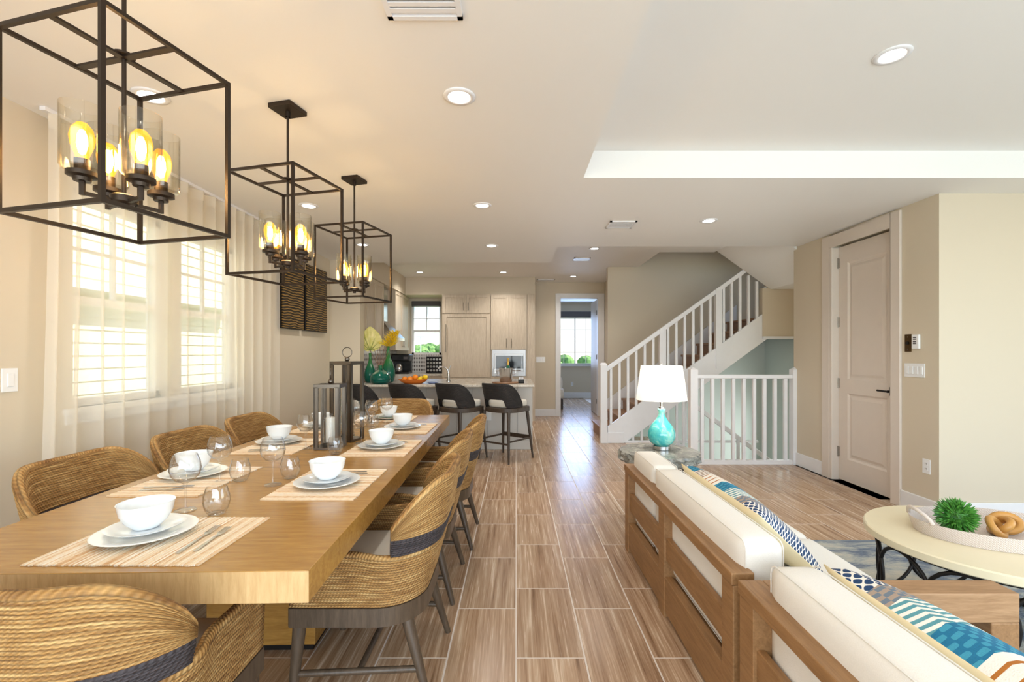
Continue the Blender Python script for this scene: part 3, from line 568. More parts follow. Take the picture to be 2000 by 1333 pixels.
m = MB(); m.box(4.32, 4.34, 6.65, 7.25, -1.2, .5); obj('pane', m, 'added_glow_pane', wd6); m = MB(); m.box(4.28, 4.36, 6.65, 6.69, -1.2, .5); m.box(4.28, 4.36, 7.21, 7.25, -1.2, .5); m.box(4.28, 4.36, 6.65, 7.25, -1.2, -1.15); m.box(4.28, 4.36, 6.65, 7.25, .45, .5); obj('window_frame', m, 'trim_white', wd6)
# ---- under-stair guard and landing guard
ug = thing('stair_infill_railing', 'short white balusters filling the triangle under the staircase', 'railing', (1.60, SY0, 0))
b = MB(); b.box(0, 2.0, -.02, .02, 0, .035); obj('bottom_rail', b, 'trim_white', ug)
for cx in (250, 299, 347, 396, 448, 497, 547, 596, 645, 695):
    x = X69(1150+cx/2.898); b = MB(); b.box(x-1.6-.016, x-1.6+.016, -.016, .016, .03, zt(x)-.42+.02); obj('baluster', b, 'trim_white', ug)
GY = 5.60
gr = thing('guard_railing', 'white landing railing with square newel posts beside the door wall', 'railing', (2.12, GY, 0))
for px, wd in ((1353.5, .088), (1551, .07)):
    x = (px-VX)*GY/F-2.12; b = MB(); b.box(x-wd/2, x+wd/2, -.045, .045, 0, 1.135); b.add([(x-wd/2,-.045,1.135),(x+wd/2,-.045,1.135),(x+wd/2,.045,1.135),(x-wd/2,.045,1.135),(x,0,1.165)], [(0,1,4),(1,2,4),(2,3,4),(3,0,4)]); obj('newel_post', b, 'trim_white', gr)
b = MB(); b.box(.04, 1.20, -.03, .03, 1.03, 1.075); obj('handrail', b, 'trim_white', gr, bevel=.006)
b = MB(); b.box(.04, 1.20, -.025, .025, 0.0, .05); obj('bottom_rail', b, 'trim_white', gr)
for cx in (640, 699, 758, 817, 876, 935, 993, 1052, 1111):
    x = (1150+cx/2.898-VX)*GY/F-2.12; b = MB(); b.box(x-.018, x+.018, -.018, .018, .05, 1.03); obj('baluster', b, 'trim_white', gr)
# ---- flight going down
dn = thing('stair_flight_down', 'brown treads descending behind the white landing railing', 'staircase', (2.12, 5.7, 0))
for i in range(8):
    t = MB(); t.box(i*run, (i+1)*run+.02, 0, 1.18, -(i+1)*rise-.035, -(i+1)*rise); obj('tread', t, 'tread_wood', dn)
dr = thing('descending_handrail', 'white sloping handrail inside the stairwell behind the railing', 'handrail', (2.3, 6.82, 0))
t = MB(); t.bar((.0, 0, .80), (1.75, 0, -.50), .05, .06); obj('rail', t, 'trim_white', dr, bevel=.006)
t = MB(); t.bar((.0, 0, -.05), (1.75, 0, -1.35), .035, .22); obj('lower_stringer', t, 'trim_white', dr)
for x in (.15, .55, .95, 1.35):
    t = MB(); zz = .80-.743*x; t.box(x-.018, x+.018, -.018, .018, zz-.95, zz); obj('baluster', t, 'trim_white', dr)
# ================================================================== OUTDOORS
g = MB(); g.box(-90, 90, 9.0, 160, -3.6, -3.5); g.box(-90, -3.0, -60, 9.0, -3.6, -3.5); tag(obj('lawn', g, 'grass_green'), 'sunny green ground outside the windows', 'lawn', kind='structure')
random.seed(11)
def tree(label, x, y, r, h):
    t = thing('tree', label, 'tree', (x, y, -3.5), 0, 'trees outside the windows')
    b = MB(); b.tube([(0,0,0), (.05,0,h*.5), (0,.05,h*.8)], [.16, .12, .06], 8); obj('trunk', b, 'twig_brown', t)
    c = MB()
    for k in range(9):
        a = random.uniform(0, 6.28); rr = random.uniform(0, r*.75); q = random.uniform(.38, .62)*r
        c.ball((rr*math.cos(a), rr*math.sin(a), h-q*.9-random.uniform(0, h*.35)), q, 7, .85)
    random_v = [(x+random.uniform(-.12,.12)*r*.3, y+random.uniform(-.12,.12)*r*.3, z+random.uniform(-.1,.1)*r*.3) for x, y, z in c.v]; c.v = random_v
    obj('crown', c, 'foliage', t)
spots = [(-13.2, 56, 2.6, 6.0, 'green tree at the left of the small kitchen window view'), (-8.8, 44, 2.3, 5.2, 'lower green tree centred in the small kitchen window view'), (-10.9, 62, 2.5, 6.4, 'green tree at the right of the small kitchen window view'),
         (4.3, 50, 1.7, 4.9, 'green tree at the left of the bedroom window view'), (7.9, 52, 1.7, 4.6, 'green tree at the middle of the bedroom window view'), (12.0, 56, 1.9, 4.7, 'green tree at the right of the bedroom window view')]
for x, y, r, h, lb in spots: tree(lb, x, y, r, h)
p = thing('utility_pole', 'thin pole rising above the trees in the kitchen window', 'pole', (-8.4, 41, -3.5))
b = MB(); b.tube([(0,0,0), (0,0,6.6)], .04, 8); obj('pole', b, 'plate_white', p); b = MB(); b.box(-.35, .35, -.04, .04, 6.2, 6.28); obj('crossarm', b, 'plate_white', p)
# neighbouring house with lap siding
nb = thing('neighbour_house', 'cream lap-sided house next door seen through the sheer curtain', 'house', (-6.6, 3.0, -3.5))
b = MB(); b.box(-4, -.03, -6, 7.5, 0, 9.5); obj('wall', b, 'siding', nb)
bm_ = MB(); bm_.add([(0,-6,0),(0,7.5,0),(.028,7.5,-.0),(.028,-6,-.0),(.0,-6,.2),(.0,7.5,.2)], [(0,1,2,3),(3,2,5,4),(0,4,5,1)]); bme = bm_.mesh('siding_board', 'siding')
for i in range(20, 47): obj('siding_board', bme, None, nb, loc=(-.03, 0, i*.2))
for y0 in (-2.4, .2, 2.6):
    f = MB(); f.box(0, .06, y0, y0+1.1, 4.1, 4.2); f.box(0, .06, y0, y0+1.1, 5.4, 5.5); f.box(0, .06, y0, y0+.1, 4.1, 5.5); f.box(0, .06, y0+1.0, y0+1.1, 4.1, 5.5); f.box(0, .05, y0+.1, y0+1.0, 4.78, 4.83); wfr = obj('window', f, 'trim_white', nb)
    f = MB(); f.box(0.002, .02, y0+.1, y0+1.0, 4.2, 5.4); obj('pane', f, 'shade_grey', wfr)
f = MB(); f.box(-.02, .5, -6, 7.5, 5.75, 5.85); obj('belt_trim', f, 'trim_white', nb)
# ================================================================== CEILING FITTINGS
def downlight(x, y, z, label, power, proto=[]):
    t = thing('recessed_light', label, 'ceiling light', (x, y, z), 0, 'recessed ceiling lights')
    if not proto:
        r = MB(); r.lathe([(.052, -.004), (.058, -.008), (.078, -.006), (.08, 0.0), (.052, .0)], 28, closed=True); l = MB(); l.lathe([(.0005, -.003), (.052, -.003)], 28)
        proto += [r.mesh('trim_ring', 'trim_white', True), l.mesh('lens', 'downlight_emit')]
    obj('trim_ring', proto[0], None, t); obj('lens', proto[1], None, t)
    if power: light('downlight_beam', 'SPOT', (x, y, z-.02), (0, 0, 0), power, (1, .955, .90), spot_size=math.radians(140), spot_blend=1.0, shadow_soft_size=.06)
def cpt(px, py, z): Y = F*(z-H)/(VY-py); return (px-VX)*Y/F, Y
for px, py, z, lb, p in ((295,187,ZC,'recessed light showing through the nearest cage pendant',14), (603,402,ZC,'recessed light behind the middle cage pendant',14), (708,478,ZC,'recessed light inside the farthest cage pendant outline',28),
        (897,188,ZC,'nearest recessed light above the central walkway',14), (942,401,ZC,'second recessed light above the central walkway',14), (960,480,ZC,'third recessed light above the walkway, next to the kitchen',30),
        (1384,431,ZC,'recessed light on the ceiling in front of the staircase',34), (1743,107,TZ,'recessed light in the raised tray ceiling',18),
        (820,532,ZK,'left recessed light over the kitchen island',46), (983,532,ZK,'right recessed light in the kitchen, facing the tall cabinets',46), (1161,485.5,ZK,'recessed hallway light at the ceiling step',36), (1119.5,540,ZK,'farthest recessed light near the hallway doorway',36)):
    x, y = cpt(px, py, z); downlight(x, y, z, lb, p)
downlight(2.6, .3, TZ, 'recessed light in the tray ceiling behind the viewpoint', 18); downlight(-1.9, -.6, ZC, 'recessed light behind the viewpoint near the window wall', 14); downlight(-.2, 0.3, ZC, 'recessed light directly above the viewpoint', 14)
def vent(px, py, z, wx, wy, label, dark=True):
    x, y = cpt(px, py, z); t = thing('air_vent', label, 'air vent', (x, y, z), 0, 'ceiling air vents')
    f = MB(); f.box(-wx/2, wx/2, -wy/2, -wy/2+.02, -.012, 0); f.box(-wx/2, wx/2, wy/2-.02, wy/2, -.012, 0); f.box(-wx/2, -wx/2+.02, -wy/2, wy/2, -.012, 0); f.box(wx/2-.02, wx/2, -wy/2, wy/2, -.012, 0); obj('frame', f, 'trim_white', t)
    f = MB(); f.box(-wx/2+.02, wx/2-.02, -wy/2+.02, wy/2-.02, -.002, 0); obj('backing', f, 'shade_grey' if dark else 'plate_white', t)
    n = 5
    for i in range(n):
        yy = -wy/2+.03+(wy-.06)*(i+.5)/n; s2 = MB(); s2.box(-wx/2+.02, wx/2-.02, yy-.012, yy+.008, -.011, -.008); obj('slat', s2, 'trim_white', t, rot=(0, 0, 0))
vent(1213, 438, ZC, .26, .24, 'white ceiling vent in front of the staircase'); vent(1136, 506, ZK, .26, .2, 'small dark ceiling vent in the hallway')
vent(820, -10, ZC, .28, .22, 'pale ceiling vent at the top edge of view', False); vent(1066, 547, ZK, .36, .2, 'wide return vent above the hallway light switch')
# ================================================================== WALL PLATES
def plate(name, label, cat, face, a, z, w_, h_, n, kind='rocker'):
    # face 'r': on door wall facing -x; 'l': left wall facing +x; 'f': far wall facing -y
    t = bpy.data.objects.new(name, None); COL.objects.link(t); tag(t, label, cat)
    if face == 'r': t.location = (XR, a, z); t.rotation_euler = (0, 0, -PI/2)
    elif face == 'l': t.location = (XL, a, z); t.rotation_euler = (0, 0, PI/2)
    else: t.location = (a, YF, z)
    m = MB(); m.box(-w_/2, w_/2, -.006, 0, -h_/2, h_/2); obj('cover_plate', m, 'plate_white', t, bevel=.002)
    for i in range(n):
        x = (i-(n-1)/2)*.046; m = MB()
        if kind == 'rocker': m.box(x-.015, x+.015, -.011, -.005, -.032, .032); obj('rocker', m, 'plate_white', t, bevel=.002)
        else:
            for zz in (-.02, .02):
                m = MB(); m.box(x-.016, x+.016, -.008, -.005, zz-.014, zz+.014); m.box(x-.007, x-.004, -.0085, -.0078, zz-.004, zz+.008, 1); m.box(x+.004, x+.007, -.0085, -.0078, zz-.004, zz+.008, 1); obj('socket', m, ['plate_white', 'shade_grey'], t)
    return t
plate('light_switch', 'four-gang white light switch right of the tall door', 'light switch', 'r', 3.915, 1.19, .20, .115, 4)
plate('wall_outlet', 'white wall outlet low on the door wall', 'outlet', 'r', 3.80, .41, .072, .118, 1, 'o')
plate('light_switch', 'single white light switch left of the curtain', 'light switch', 'l', 2.325, 1.20, .075, .118, 1)
plate('light_switch', 'white switch plate beside the hallway doorway', 'light switch', 'f', .52, 1.195, .19, .115, 3)
plate('wall_outlet', 'tiny white outlet under the bedroom window', 'outlet', 'f', 1.70, .4, .07, .11, 1, 'o').location = (1.66, 13.8, .42)
t = thing('doorbell_plate', 'dark brass button plate beside the tall door', 'doorbell', (XR, 3.978, 1.42), -PI/2)
m = MB(); m.box(-.033, .033, -.006, 0, -.075, .075); obj('cover_plate', m, 'brass_dark', t, bevel=.002)
m = MB(); m.tube([(0, -.005, 0), (0, -.016, 0)], .014, 14); obj('button', m, 'black_metal', t); 
for z in (-.052, .052):
    m = MB(); m.tube([(0, -.005, z), (0, -.008, z)], .005, 8); obj('screw', m, 'brushed_nickel', t)
t = thing('fan_remote', 'white fan remote in a wall cradle beside the brass plate', 'remote', (XR, 3.893, 1.43), -PI/2)
m = MB(); m.box(-.035, .035, -.018, 0, -.06, .06); obj('body', m, 'plate_white', t, bevel=.004)
for z in (.035, .02, 0, -.015):
    m = MB(); m.box(-.018, .012, -.02, -.017, z-.005, z+.005); obj('button', m, 'shade_grey', t)
# ================================================================== KITCHEN
def shaker(parent, face, a0, a1, z0, z1, pos, handle=None, name='door', hside=1, mat='cabinet_wood'):
    """shaker front; face 'y': front faces -y at y=pos, a along x; face 'x': front faces +x at x=pos, a along y (in parent's frame)"""
    fr = .06; m = MB()
    def bx(mb, u0, u1, w0, w1, d0, d1, mi=0):
        if face == 'y': mb.box(u0, u1, pos-d1, pos-d0, w0, w1, mi)
        else: mb.box(pos+d0, pos+d1, u0, u1, w0, w1, mi)
    g = .002; a0 += g; a1 -= g; z0 += g; z1 -= g
    bx(m, a0, a1, z0, z0+fr, 0, .02); bx(m, a0, a1, z1-fr, z1, 0, .02); bx(m, a0, a0+fr, z0+fr, z1-fr, 0, .02); bx(m, a1-fr, a1, z0+fr, z1-fr, 0, .02); bx(m, a0+fr, a1-fr, z0+fr, z1-fr, 0, .009)
    o = obj(name, m, mat, parent)
    if handle:
        u = a1-.045 if hside > 0 else a0+.045; h0, h1 = handle; q = MB()
        if face == 'y': q.tube([(u, pos-.045, h0), (u, pos-.045, h1)], .006, 8); q.tube([(u, pos-.02, h0+.02), (u, pos-.045, h0+.02)], .005, 6); q.tube([(u, pos-.02, h1-.02), (u, pos-.045, h1-.02)], .005, 6)
        else: q.tube([(pos+.045, u, h0), (pos+.045, u, h1)], .006, 8); q.tube([(pos+.02, u, h0+.02), (pos+.045, u, h0+.02)], .005, 6); q.tube([(pos+.02, u, h1-.02), (pos+.045, u, h1-.02)], .005, 6)
        obj('handle', q, 'brushed_nickel', o, smooth=40)
    return o
FY = 9.14
# tall run along the far wall
c = thing('bridge_cabinet', 'pale two-door cabinet above the refrigerator panel', 'cabinet', (0, FY, 2.12))
m = MB(); m.box(-1.45, -.505, 0.0, .65, 0, .364); obj('body', m, 'cabinet_wood', c)
shaker(c, 'y', -1.45, -.9775, .0, .364, 0, (.05, .2), hside=1); shaker(c, 'y', -.9775, -.505, .0, .364, 0, (.05, .2), hside=-1)
c = thing('refrigerator', 'built-in refrigerator behind a pale wood panel', 'refrigerator', (0, FY, 0))
m = MB(); m.box(-1.45, -.505, 0.0, .65, 0, 2.118); obj('body', m, 'cabinet_wood', c)
shaker(c, 'y', -1.42, -.52, .86, 2.10, 0, (1.35, 1.9), hside=-1); shaker(c, 'y', -1.42, -.52, .1, .85, 0, name='drawer')
q = MB(); q.tube([(-1.15, -.045, .79), (-.62, -.045, .79)], .007, 8); q.tube([(-1.1, -.02, .79), (-1.1, -.045, .79)], .005, 6); q.tube([(-.67, -.02, .79), (-.67, -.045, .79)], .005, 6); obj('handle', q, 'brushed_nickel', c)
c = thing('tall_cabinet', 'tall pale cabinet with two doors above the microwave', 'cabinet', (0, FY, 0))
m = MB(); m.box(-.50, .215, 0.0, .65, 1.40, 2.484); m.box(-.50, .215, 0.0, .65, 0, .88); m.box(-.50, -.475, 0.0, .65, .88, 1.40); m.box(.19, .215, 0, .65, .88, 1.4); obj('body', m, 'cabinet_wood', c)
shaker(c, 'y', -.495, -.14, 1.40, 2.475, 0, (1.44, 1.62), hside=1); shaker(c, 'y', -.14, .21, 1.40, 2.475, 0, (1.44, 1.62), hside=-1); shaker(c, 'y', -.495, .21, .1, .86, 0, name='drawer')
m = MB(); m.box(.217, .372, -.01, .68, 0, 2.484); obj('end_panel', m, 'cabinet_wood', c, bevel=.003)
c = thing('microwave', 'stainless built-in microwave with dark glass door', 'microwave', (-.145, FY, .88))
m = MB(); m.box(-.33, .335, -.02, .5, .0, .52); obj('body', m, 'appliance_steel', c, bevel=.004)
m = MB(); m.box(-.285, .29, -.032, -.02, .09, .44); dr_ = obj('door', m, 'appliance_steel', c, bevel=.004); m = MB(); m.box(-.25, .25, -.036, -.031, .15, .40); obj('window_glass', m, 'dark_glass', dr_)
m = MB(); m.tube([(-.24, -.06, .115), (.24, -.06, .115)], .009, 8); m.tube([(-.2, -.03, .115), (-.2, -.06, .115)], .006, 6); m.tube([(.2, -.03, .115), (.2, -.06, .115)], .006, 6); obj('handle', m, 'steel', c)
m = MB(); m.box(.255, .283, -.037, -.031, .15, .40); obj('control_strip', m, 'dark_glass', c)
# left wall uppers
XU = -2.22
def upper(label, y0, y1, nd, handle_low=True):
    c = thing('wall_cabinet', label, 'cabinet', (XL, y0, 1.385), 0, 'kitchen wall cabinets')
    m = MB(); m.box(0.002, XU-XL, 0, y1-y0, 0, 2.484-1.385); obj('body', m, 'cabinet_wood', c)
    for i in range(nd): shaker(c, 'x', (y1-y0)*i/nd, (y1-y0)*(i+1)/nd, 0, 1.095, XU-XL, (.06, .22), hside=1 if i % 2 == 0 else -1)
upper('pale wall cabinet left of the range hood', 6.52, 7.76, 3); upper('pale wall cabinet between the range hood and kitchen window', 8.50, 9.62, 2)
h_ = thing('range_hood', 'stainless range hood with dark sloping canopy over the stove', 'range hood', (XL, 8.13, 1.55))
m = MB(); m.prism([(-.36, 0), (.36, 0), (.36, .05), (.14, .34), (-.14, .34), (-.36, .05)], 'x', .002, .10); 
m = MB(); m.add([(.002,-.36,0),(.50,-.36,0),(.50,.36,0),(.002,.36,0),(.002,-.36,.05),(.50,-.36,.05),(.50,.36,.05),(.002,.36,.05),(.002,-.15,.34),(.25,-.15,.34),(.25,.15,.34),(.002,.15,.34)], [(0,1,5,4),(1,2,6,5),(2,3,7,6),(0,3,2,1),(4,5,9,8),(5,6,10,9),(6,7,11,10)]); obj('canopy', m, 'steel', h_)
m = MB(); m.box(.002, .25, -.15, .15, .34, .93); obj('chimney', m, 'steel', h_)
# base cabinets and counters
c = thing('base_cabinet', 'pale base cabinets along the kitchen window wall', 'cabinet', (XL, 7.56, 0)); BY = 7.56
m = MB(); m.box(.002, .60, 0, YF-BY-.002, 0, .88); m.box(.60, 1.07, YF-BY-.62, YF-BY-.002, 0, .88); obj('body', m, 'cabinet_wood', c)
for i in range(3): shaker(c, 'x', i*.41, (i+1)*.41, .1, .87, .60, (.6, .75))
m = MB(); m.box(XL+.002, -1.90, 7.56, YF-.002, .881, .92); m.box(-1.90, -1.455, 9.18, YF-.002, .881, .92); tag(obj('worktop', m, 'granite', bevel=.004), 'speckled granite worktop along the back of the kitchen', 'worktop')
m = MB(); m.box(-2.515, -1.455, YF-.014, YF-.001, .921, 1.298); tag(obj('backsplash', m, 'backsplash'), 'grey and white diamond tile backsplash under the kitchen window', 'backsplash', kind='structure')
m = MB(); m.box(XL+.001, XL+.013, 6.52, YF-.015, .921, 1.384); tag(obj('backsplash', m, 'backsplash'), 'patterned tile backsplash below the range hood', 'backsplash', kind='structure')
# island
IX0, IX1, IY0, IY1 = -2.08, .227, 6.46, 7.35
isl = thing('kitchen_island', 'pale panelled kitchen island base behind the black stools', 'island', ((IX0+IX1)/2, (IY0+IY1)/2, 0))
wx, wy = (IX1-IX0)/2, (IY1-IY0)/2
m = MB(); m.box(-wx+.012, wx-.012, -wy+.012, wy-.012, 0, .885); obj('body', m, 'cabinet_pale' if 'cabinet_pale' in M else 'trim_white', isl)
plain('cabinet_pale', srgb(214, 210, 204), 0.5)
isl.children[0].data.materials[0] = M['cabinet_pale']
nb_ = 11
for i in range(nb_):
    x0 = -wx+2*wx*i/nb_; b = MB(); b.box(x0+.003, x0+2*wx/nb_-.003, -wy, -wy+.012, .12, .88); obj('plank', b, 'cabinet_pale', isl, bevel=.002)
b = MB(); b.box(wx-.012, wx, -wy+.01, wy, 0, .88); obj('end_panel', b, 'cabinet_pale', isl)
b = MB(); b.box(-wx, wx, -wy-.012, -wy, 0, .12); obj('baseboard', b, 'cabinet_pale', isl, bevel=.004)
b = MB(); b.box(wx-.64, wx-.57, -wy-.006, -wy, .40, .52); obj('outlet', b, 'plate_white', isl, bevel=.002)
m = MB(); m.box(-2.115, .24, 6.10, 7.52, .887, .92); tag(obj('countertop', m, 'granite', bevel=.006), 'speckled granite countertop of the kitchen island', 'countertop')
CT = .921
def isl_pt(px, Y): return (px-VX)*Y/F
# vases
def vase(prof, label, px, Y, sc=1):
    t = thing('vase', label, 'vase', (isl_pt(px, Y), Y, CT), 0, 'green glass vases on the island')
    m = MB(); inner = [(max(r-.006, .004), z+.006) for r, z in prof[::-1]]; m.lathe([(.001, 0)]+prof+inner+[(.001, .012)], 28); obj('body', m, 'green_glass', t, smooth=True); return t
tall = [(.06, 0), (.082, .03), (.094, .10), (.09, .17), (.066, .25), (.034, .32), (.022, .38), (.02, .46), (.026, .475)]
v1 = vase([(r*.86, z*.86) for r, z in tall], 'left green bottle vase holding the fan leaf', 723, 6.52)
v2 = vase([(r*1.04, z*1.06) for r, z in tall], 'tallest green bottle vase holding yellow flowers', 758, 6.54)
v3 = vase([(.09, 0), (.132, .03), (.14, .075), (.115, .13), (.06, .175), (.03, .205), (.024, .235), (.03, .245)], 'squat green vase with bare twigs in front', 743, 6.24)
lf_ = thing('fan_leaf', 'dried yellow-green fan leaf standing in the left vase', 'leaf', (isl_pt(723, 6.52), 6.52, CT+.04))
m = MB(); m.tube([(0,0,0), (.0,0,.30), (.004,0,.42)], .004, 6); obj('stem', m, 'stem_green', lf_)
m = MB(); vs_, fs_ = [(0, 0, .415)], []; n = 48
for i in range(n+1):
    a = .18+(2*PI-.36)*i/n; vs_.append((.158*math.sin(a)*(1+.10*math.cos(a)), .004*math.cos(a*14)+.03*math.sin(a)**2, .41+.135-.165*math.cos(a)*(1.0 if math.cos(a) < 0 else .92)+.035*math.exp(-((a-PI)*2.6)**2)))
for i in range(n): fs_.append((0, i+1, i+2))
m.add(vs_, fs_); m.add([(x, y+.004, z) for x, y, z in vs_], [f[::-1] for f in fs_]); obj('blade', m, 'fan_leaf', lf_)
for k in range(-3, 4):
    a = k*.5; b = MB(); b.tube([(0, -.004, .41), (.085*math.sin(a), -.012, .43+.09*math.cos(a)), (.15*math.sin(a), -.018, .445+.16*math.cos(a))], [.004, .003, .0015], 6); obj('vein', b, 'stem_green', lf_)
fw = thing('yellow_flower', 'spiky yellow flower spray standing in the tallest vase', 'flower', (isl_pt(758, 6.54), 6.54, CT+.06))
m = MB(); m.tube([(0,0,0), (0,0,.44)], .005, 6); obj('stem', m, 'stem_green', fw)
m = MB(); random.seed(3)
for k in range(110):
    tt = k/110; zz = .44+.20*tt; a = k*2.4; r = .165*(1-tt*.45)*random.uniform(.7, 1.1); lean = .13*tt
    p0 = Vector((lean*.8, 0, zz)); p1 = p0+Vector((r*math.cos(a), r*math.sin(a), .055)); q = Vector((-math.sin(a), math.cos(a), 0))*.011
    mid = (p0+p1)/2+Vector((0,0,-.01)); m.add([p0, mid+q, p1, mid-q, mid+Vector((0,0,.008))], [(0,1,4),(1,2,4),(2,3,4),(3,0,4),(0,3,2,1)])
pt = obj('petals', m, 'flower_yellow', fw); pt['kind'] = 'stuff'
tw = thing('dry_twigs', 'bundle of brown twigs standing in the squat vase', 'twigs', (isl_pt(743, 6.24), 6.24, CT+.05))
for k in range(7):
    a = -0.35+k*.11; b = MB(); b.tube([(a*.03, 0, 0), (a*.1, .01, .2), (a*.42, .02*(k % 3), .42+.03*(k % 2))], [.004, .004, .002], 6); obj('twig', b, 'twig_brown', tw)
# fruit dish
dx, dy = isl_pt(807, 6.35), 6.35
fd = thing('fruit_dish', 'long amber dish of oranges and lemons on the island', 'dish', (dx, dy, CT))
m = MB(); m.lathe([(.001, .0), (.075, .0), (.10, .02), (.125, .045), (.128, .05), (.12, .047), (.095, .026), (.07, .008), (.001, .008)], 32); m.v = [(x*1.62, y*.95, z*1.15) for x, y, z in m.v]; obj('bowl', m, 'amber_dish', fd, smooth=True)
for i, (ox_, oy_, oz, mt, lb) in enumerate(((-.115, .0, .058, 'orange_peel', 'leftmost orange in the amber dish'), (-.045, .035, .06, 'orange_peel', 'second orange in the amber dish'), (-.035, -.04, .058, 'orange_peel', 'front orange in the amber dish'), (.028, .0, .085, 'orange_peel', 'small orange beside the lemons'),
        (.100, .040, .066, 'lemon_peel', 'rear lemon in the amber dish'), (.098, -.040, .06, 'lemon_peel', 'front lemon in the amber dish'), (.165, .0, .085, 'lemon_peel', 'rightmost lemon in the amber dish'))):
    if mt == 'orange_peel': b = MB(); b.ball((0,0,0), .038, 10)
    else: b = MB(); b.lathe([(.001,-.046),(.008,-.043),(.018,-.036),(.029,-.018),(.032,0),(.029,.018),(.018,.036),(.008,.043),(.001,.046)], 18)
    f = thing('orange' if mt[0] == 'o' else 'lemon', lb, 'orange' if mt[0] == 'o' else 'lemon', (dx+ox_, dy+oy_, CT+oz), 0, 'fruit in the amber dish')
    obj('fruit', b, mt, f, smooth=True, rot=(0, PI/2 if mt[0] == 'l' else 0, .4*i)); q = MB(); q.lathe([(.001,.037),(.005,.0385),(.004,.041),(.001,.041)], 8) if mt[0] == 'o' else q.ball((.044,0,0), .004, 5); obj('stem_end', q, 'stem_green', f)
bt = thing('blue_dish', 'small blue and white dish beside the fruit', 'dish', (isl_pt(845, 6.35), 6.35, CT)); m = MB(); m.lathe([(.001,0),(.05,0),(.085,.018),(.088,.022),(.05,.006),(.001,.006)], 24); obj('body', m, 'blue_white', bt, smooth=True); m = MB(); m.lathe([(.086,.021),(.0895,.0235),(.088,.025),(.084,.0225)], 24, closed=True); obj('rim', m, 'porcelain', bt)
# faucet
fc = thing('faucet', 'curved chrome kitchen faucet behind the stools', 'faucet', (isl_pt(876, 6.75), 6.75, CT))
m = MB(); m.lathe([(.001,0),(.03,0),(.03,.012),(.022,.03),(.02,.10),(.016,.12),(.001,.12)], 18); obj('base', m, 'steel', fc, smooth=50)
m = MB(); m.tube([(0,0,.10), (-.01,0,.17), (-.05,0,.21), (-.11,0,.215), (-.15,0,.19)], [.013,.013,.012,.011,.013], 10); obj('spout', m, 'steel', fc, smooth=60)
m = MB(); m.tube([(0,0,.12), (.01,0,.19), (.035,0,.235)], [.01,.008,.006], 8); obj('lever', m, 'steel', fc, smooth=60)
# ice bucket set on wooden board
bx_, by_ = isl_pt(988, 6.45), 6.45
sb = thing('serving_board', 'round wooden serving board under the ice bucket', 'board', (bx_, by_, CT)); m = MB(); m.lathe([(.001,0),(.19,0),(.195,.008),(.19,.016),(.001,.016)], 32); obj('board', m, 'tread_wood', sb, smooth=40); m = MB(); m.tube([(.185,0,.008), (.25,-.02,.008)], [.0075,.007], 8); obj('handle', m, 'tread_wood', sb)
ib = thing('ice_bucket', 'polished steel ice bucket with side handle on the island', 'ice bucket', (bx_, by_, CT+.017)); m = MB(); m.lathe([(.001,0),(.078,0),(.085,.01),(.095,.18),(.10,.19),(.094,.19),(.08,.015),(.001,.015)], 30); obj('body', m, 'steel', ib, smooth=40)
for sx in (-1, 1): m = MB(); m.tube([(sx*.088,0,.15), (sx*.125,0,.15), (sx*.125,0,.10), (sx*.086,0,.10)], .006, 8); obj('handle', m, 'steel', ib)
wb_ = thing('wine_bottle', 'gold foiled bottle standing in the ice bucket', 'bottle', (bx_+.03, by_+.02, CT+.034)); m = MB(); m.lathe([(.001,0),(.03,0),(.032,.15),(.022,.2),(.014,.22),(.001,.22)], 18); obj('body', m, 'green_glass', wb_, smooth=50); m = MB(); m.lathe([(.0225,.195),(.015,.22),(.0145,.29),(.017,.295),(.017,.31),(.001,.312)], 18); obj('foil', m, 'cream_cloth', wb_, smooth=50); wb_.children[-1].data.materials[0] = M['brass_gold'] if 'brass_gold' in M else plain('brass_gold', srgb(214, 172, 90), .35, .6)
def flute(px, Y, lb):
    t = thing('stemmed_glass', lb, 'glass', (isl_pt(px, Y), Y, CT), 0, 'glasses by the ice bucket'); m = MB(); m.lathe([(.03,0),(.004,.006),(.004,.07),(.006,.075)], 18); obj('stem', m, 'clear_glass', t, smooth=True); m = MB(); m.lathe([(.006,.075),(.03,.10),(.034,.14),(.03,.20)], 18); obj('bowl', m, 'clear_glass', t, smooth=True)
flute(967, 6.40, 'clear stemmed glass left of the ice bucket'); flute(1007, 6.55, 'clear stemmed glass right of the ice bucket')
sh = thing('cutlery_caddy', 'small caddy of cutlery at the end of the island', 'caddy', (isl_pt(1018, 6.40), 6.40, CT)); m = MB(); m.box(-.04,.04,-.03,.03,0,.008); m.box(-.04,.04,-.03,-.026,0,.05); m.box(-.04,.04,.026,.03,0,.05); m.box(-.04,-.036,-.03,.03,0,.05); m.box(.036,.04,-.03,.03,0,.05); obj('tray', m, 'black_metal', sh)
for k in range(4): m = MB(); m.tube([(-.024+k*.016,0,.01), (-.024+k*.016,.01,.085)], .004, 6); obj('cutlery', m, 'steel', sh)
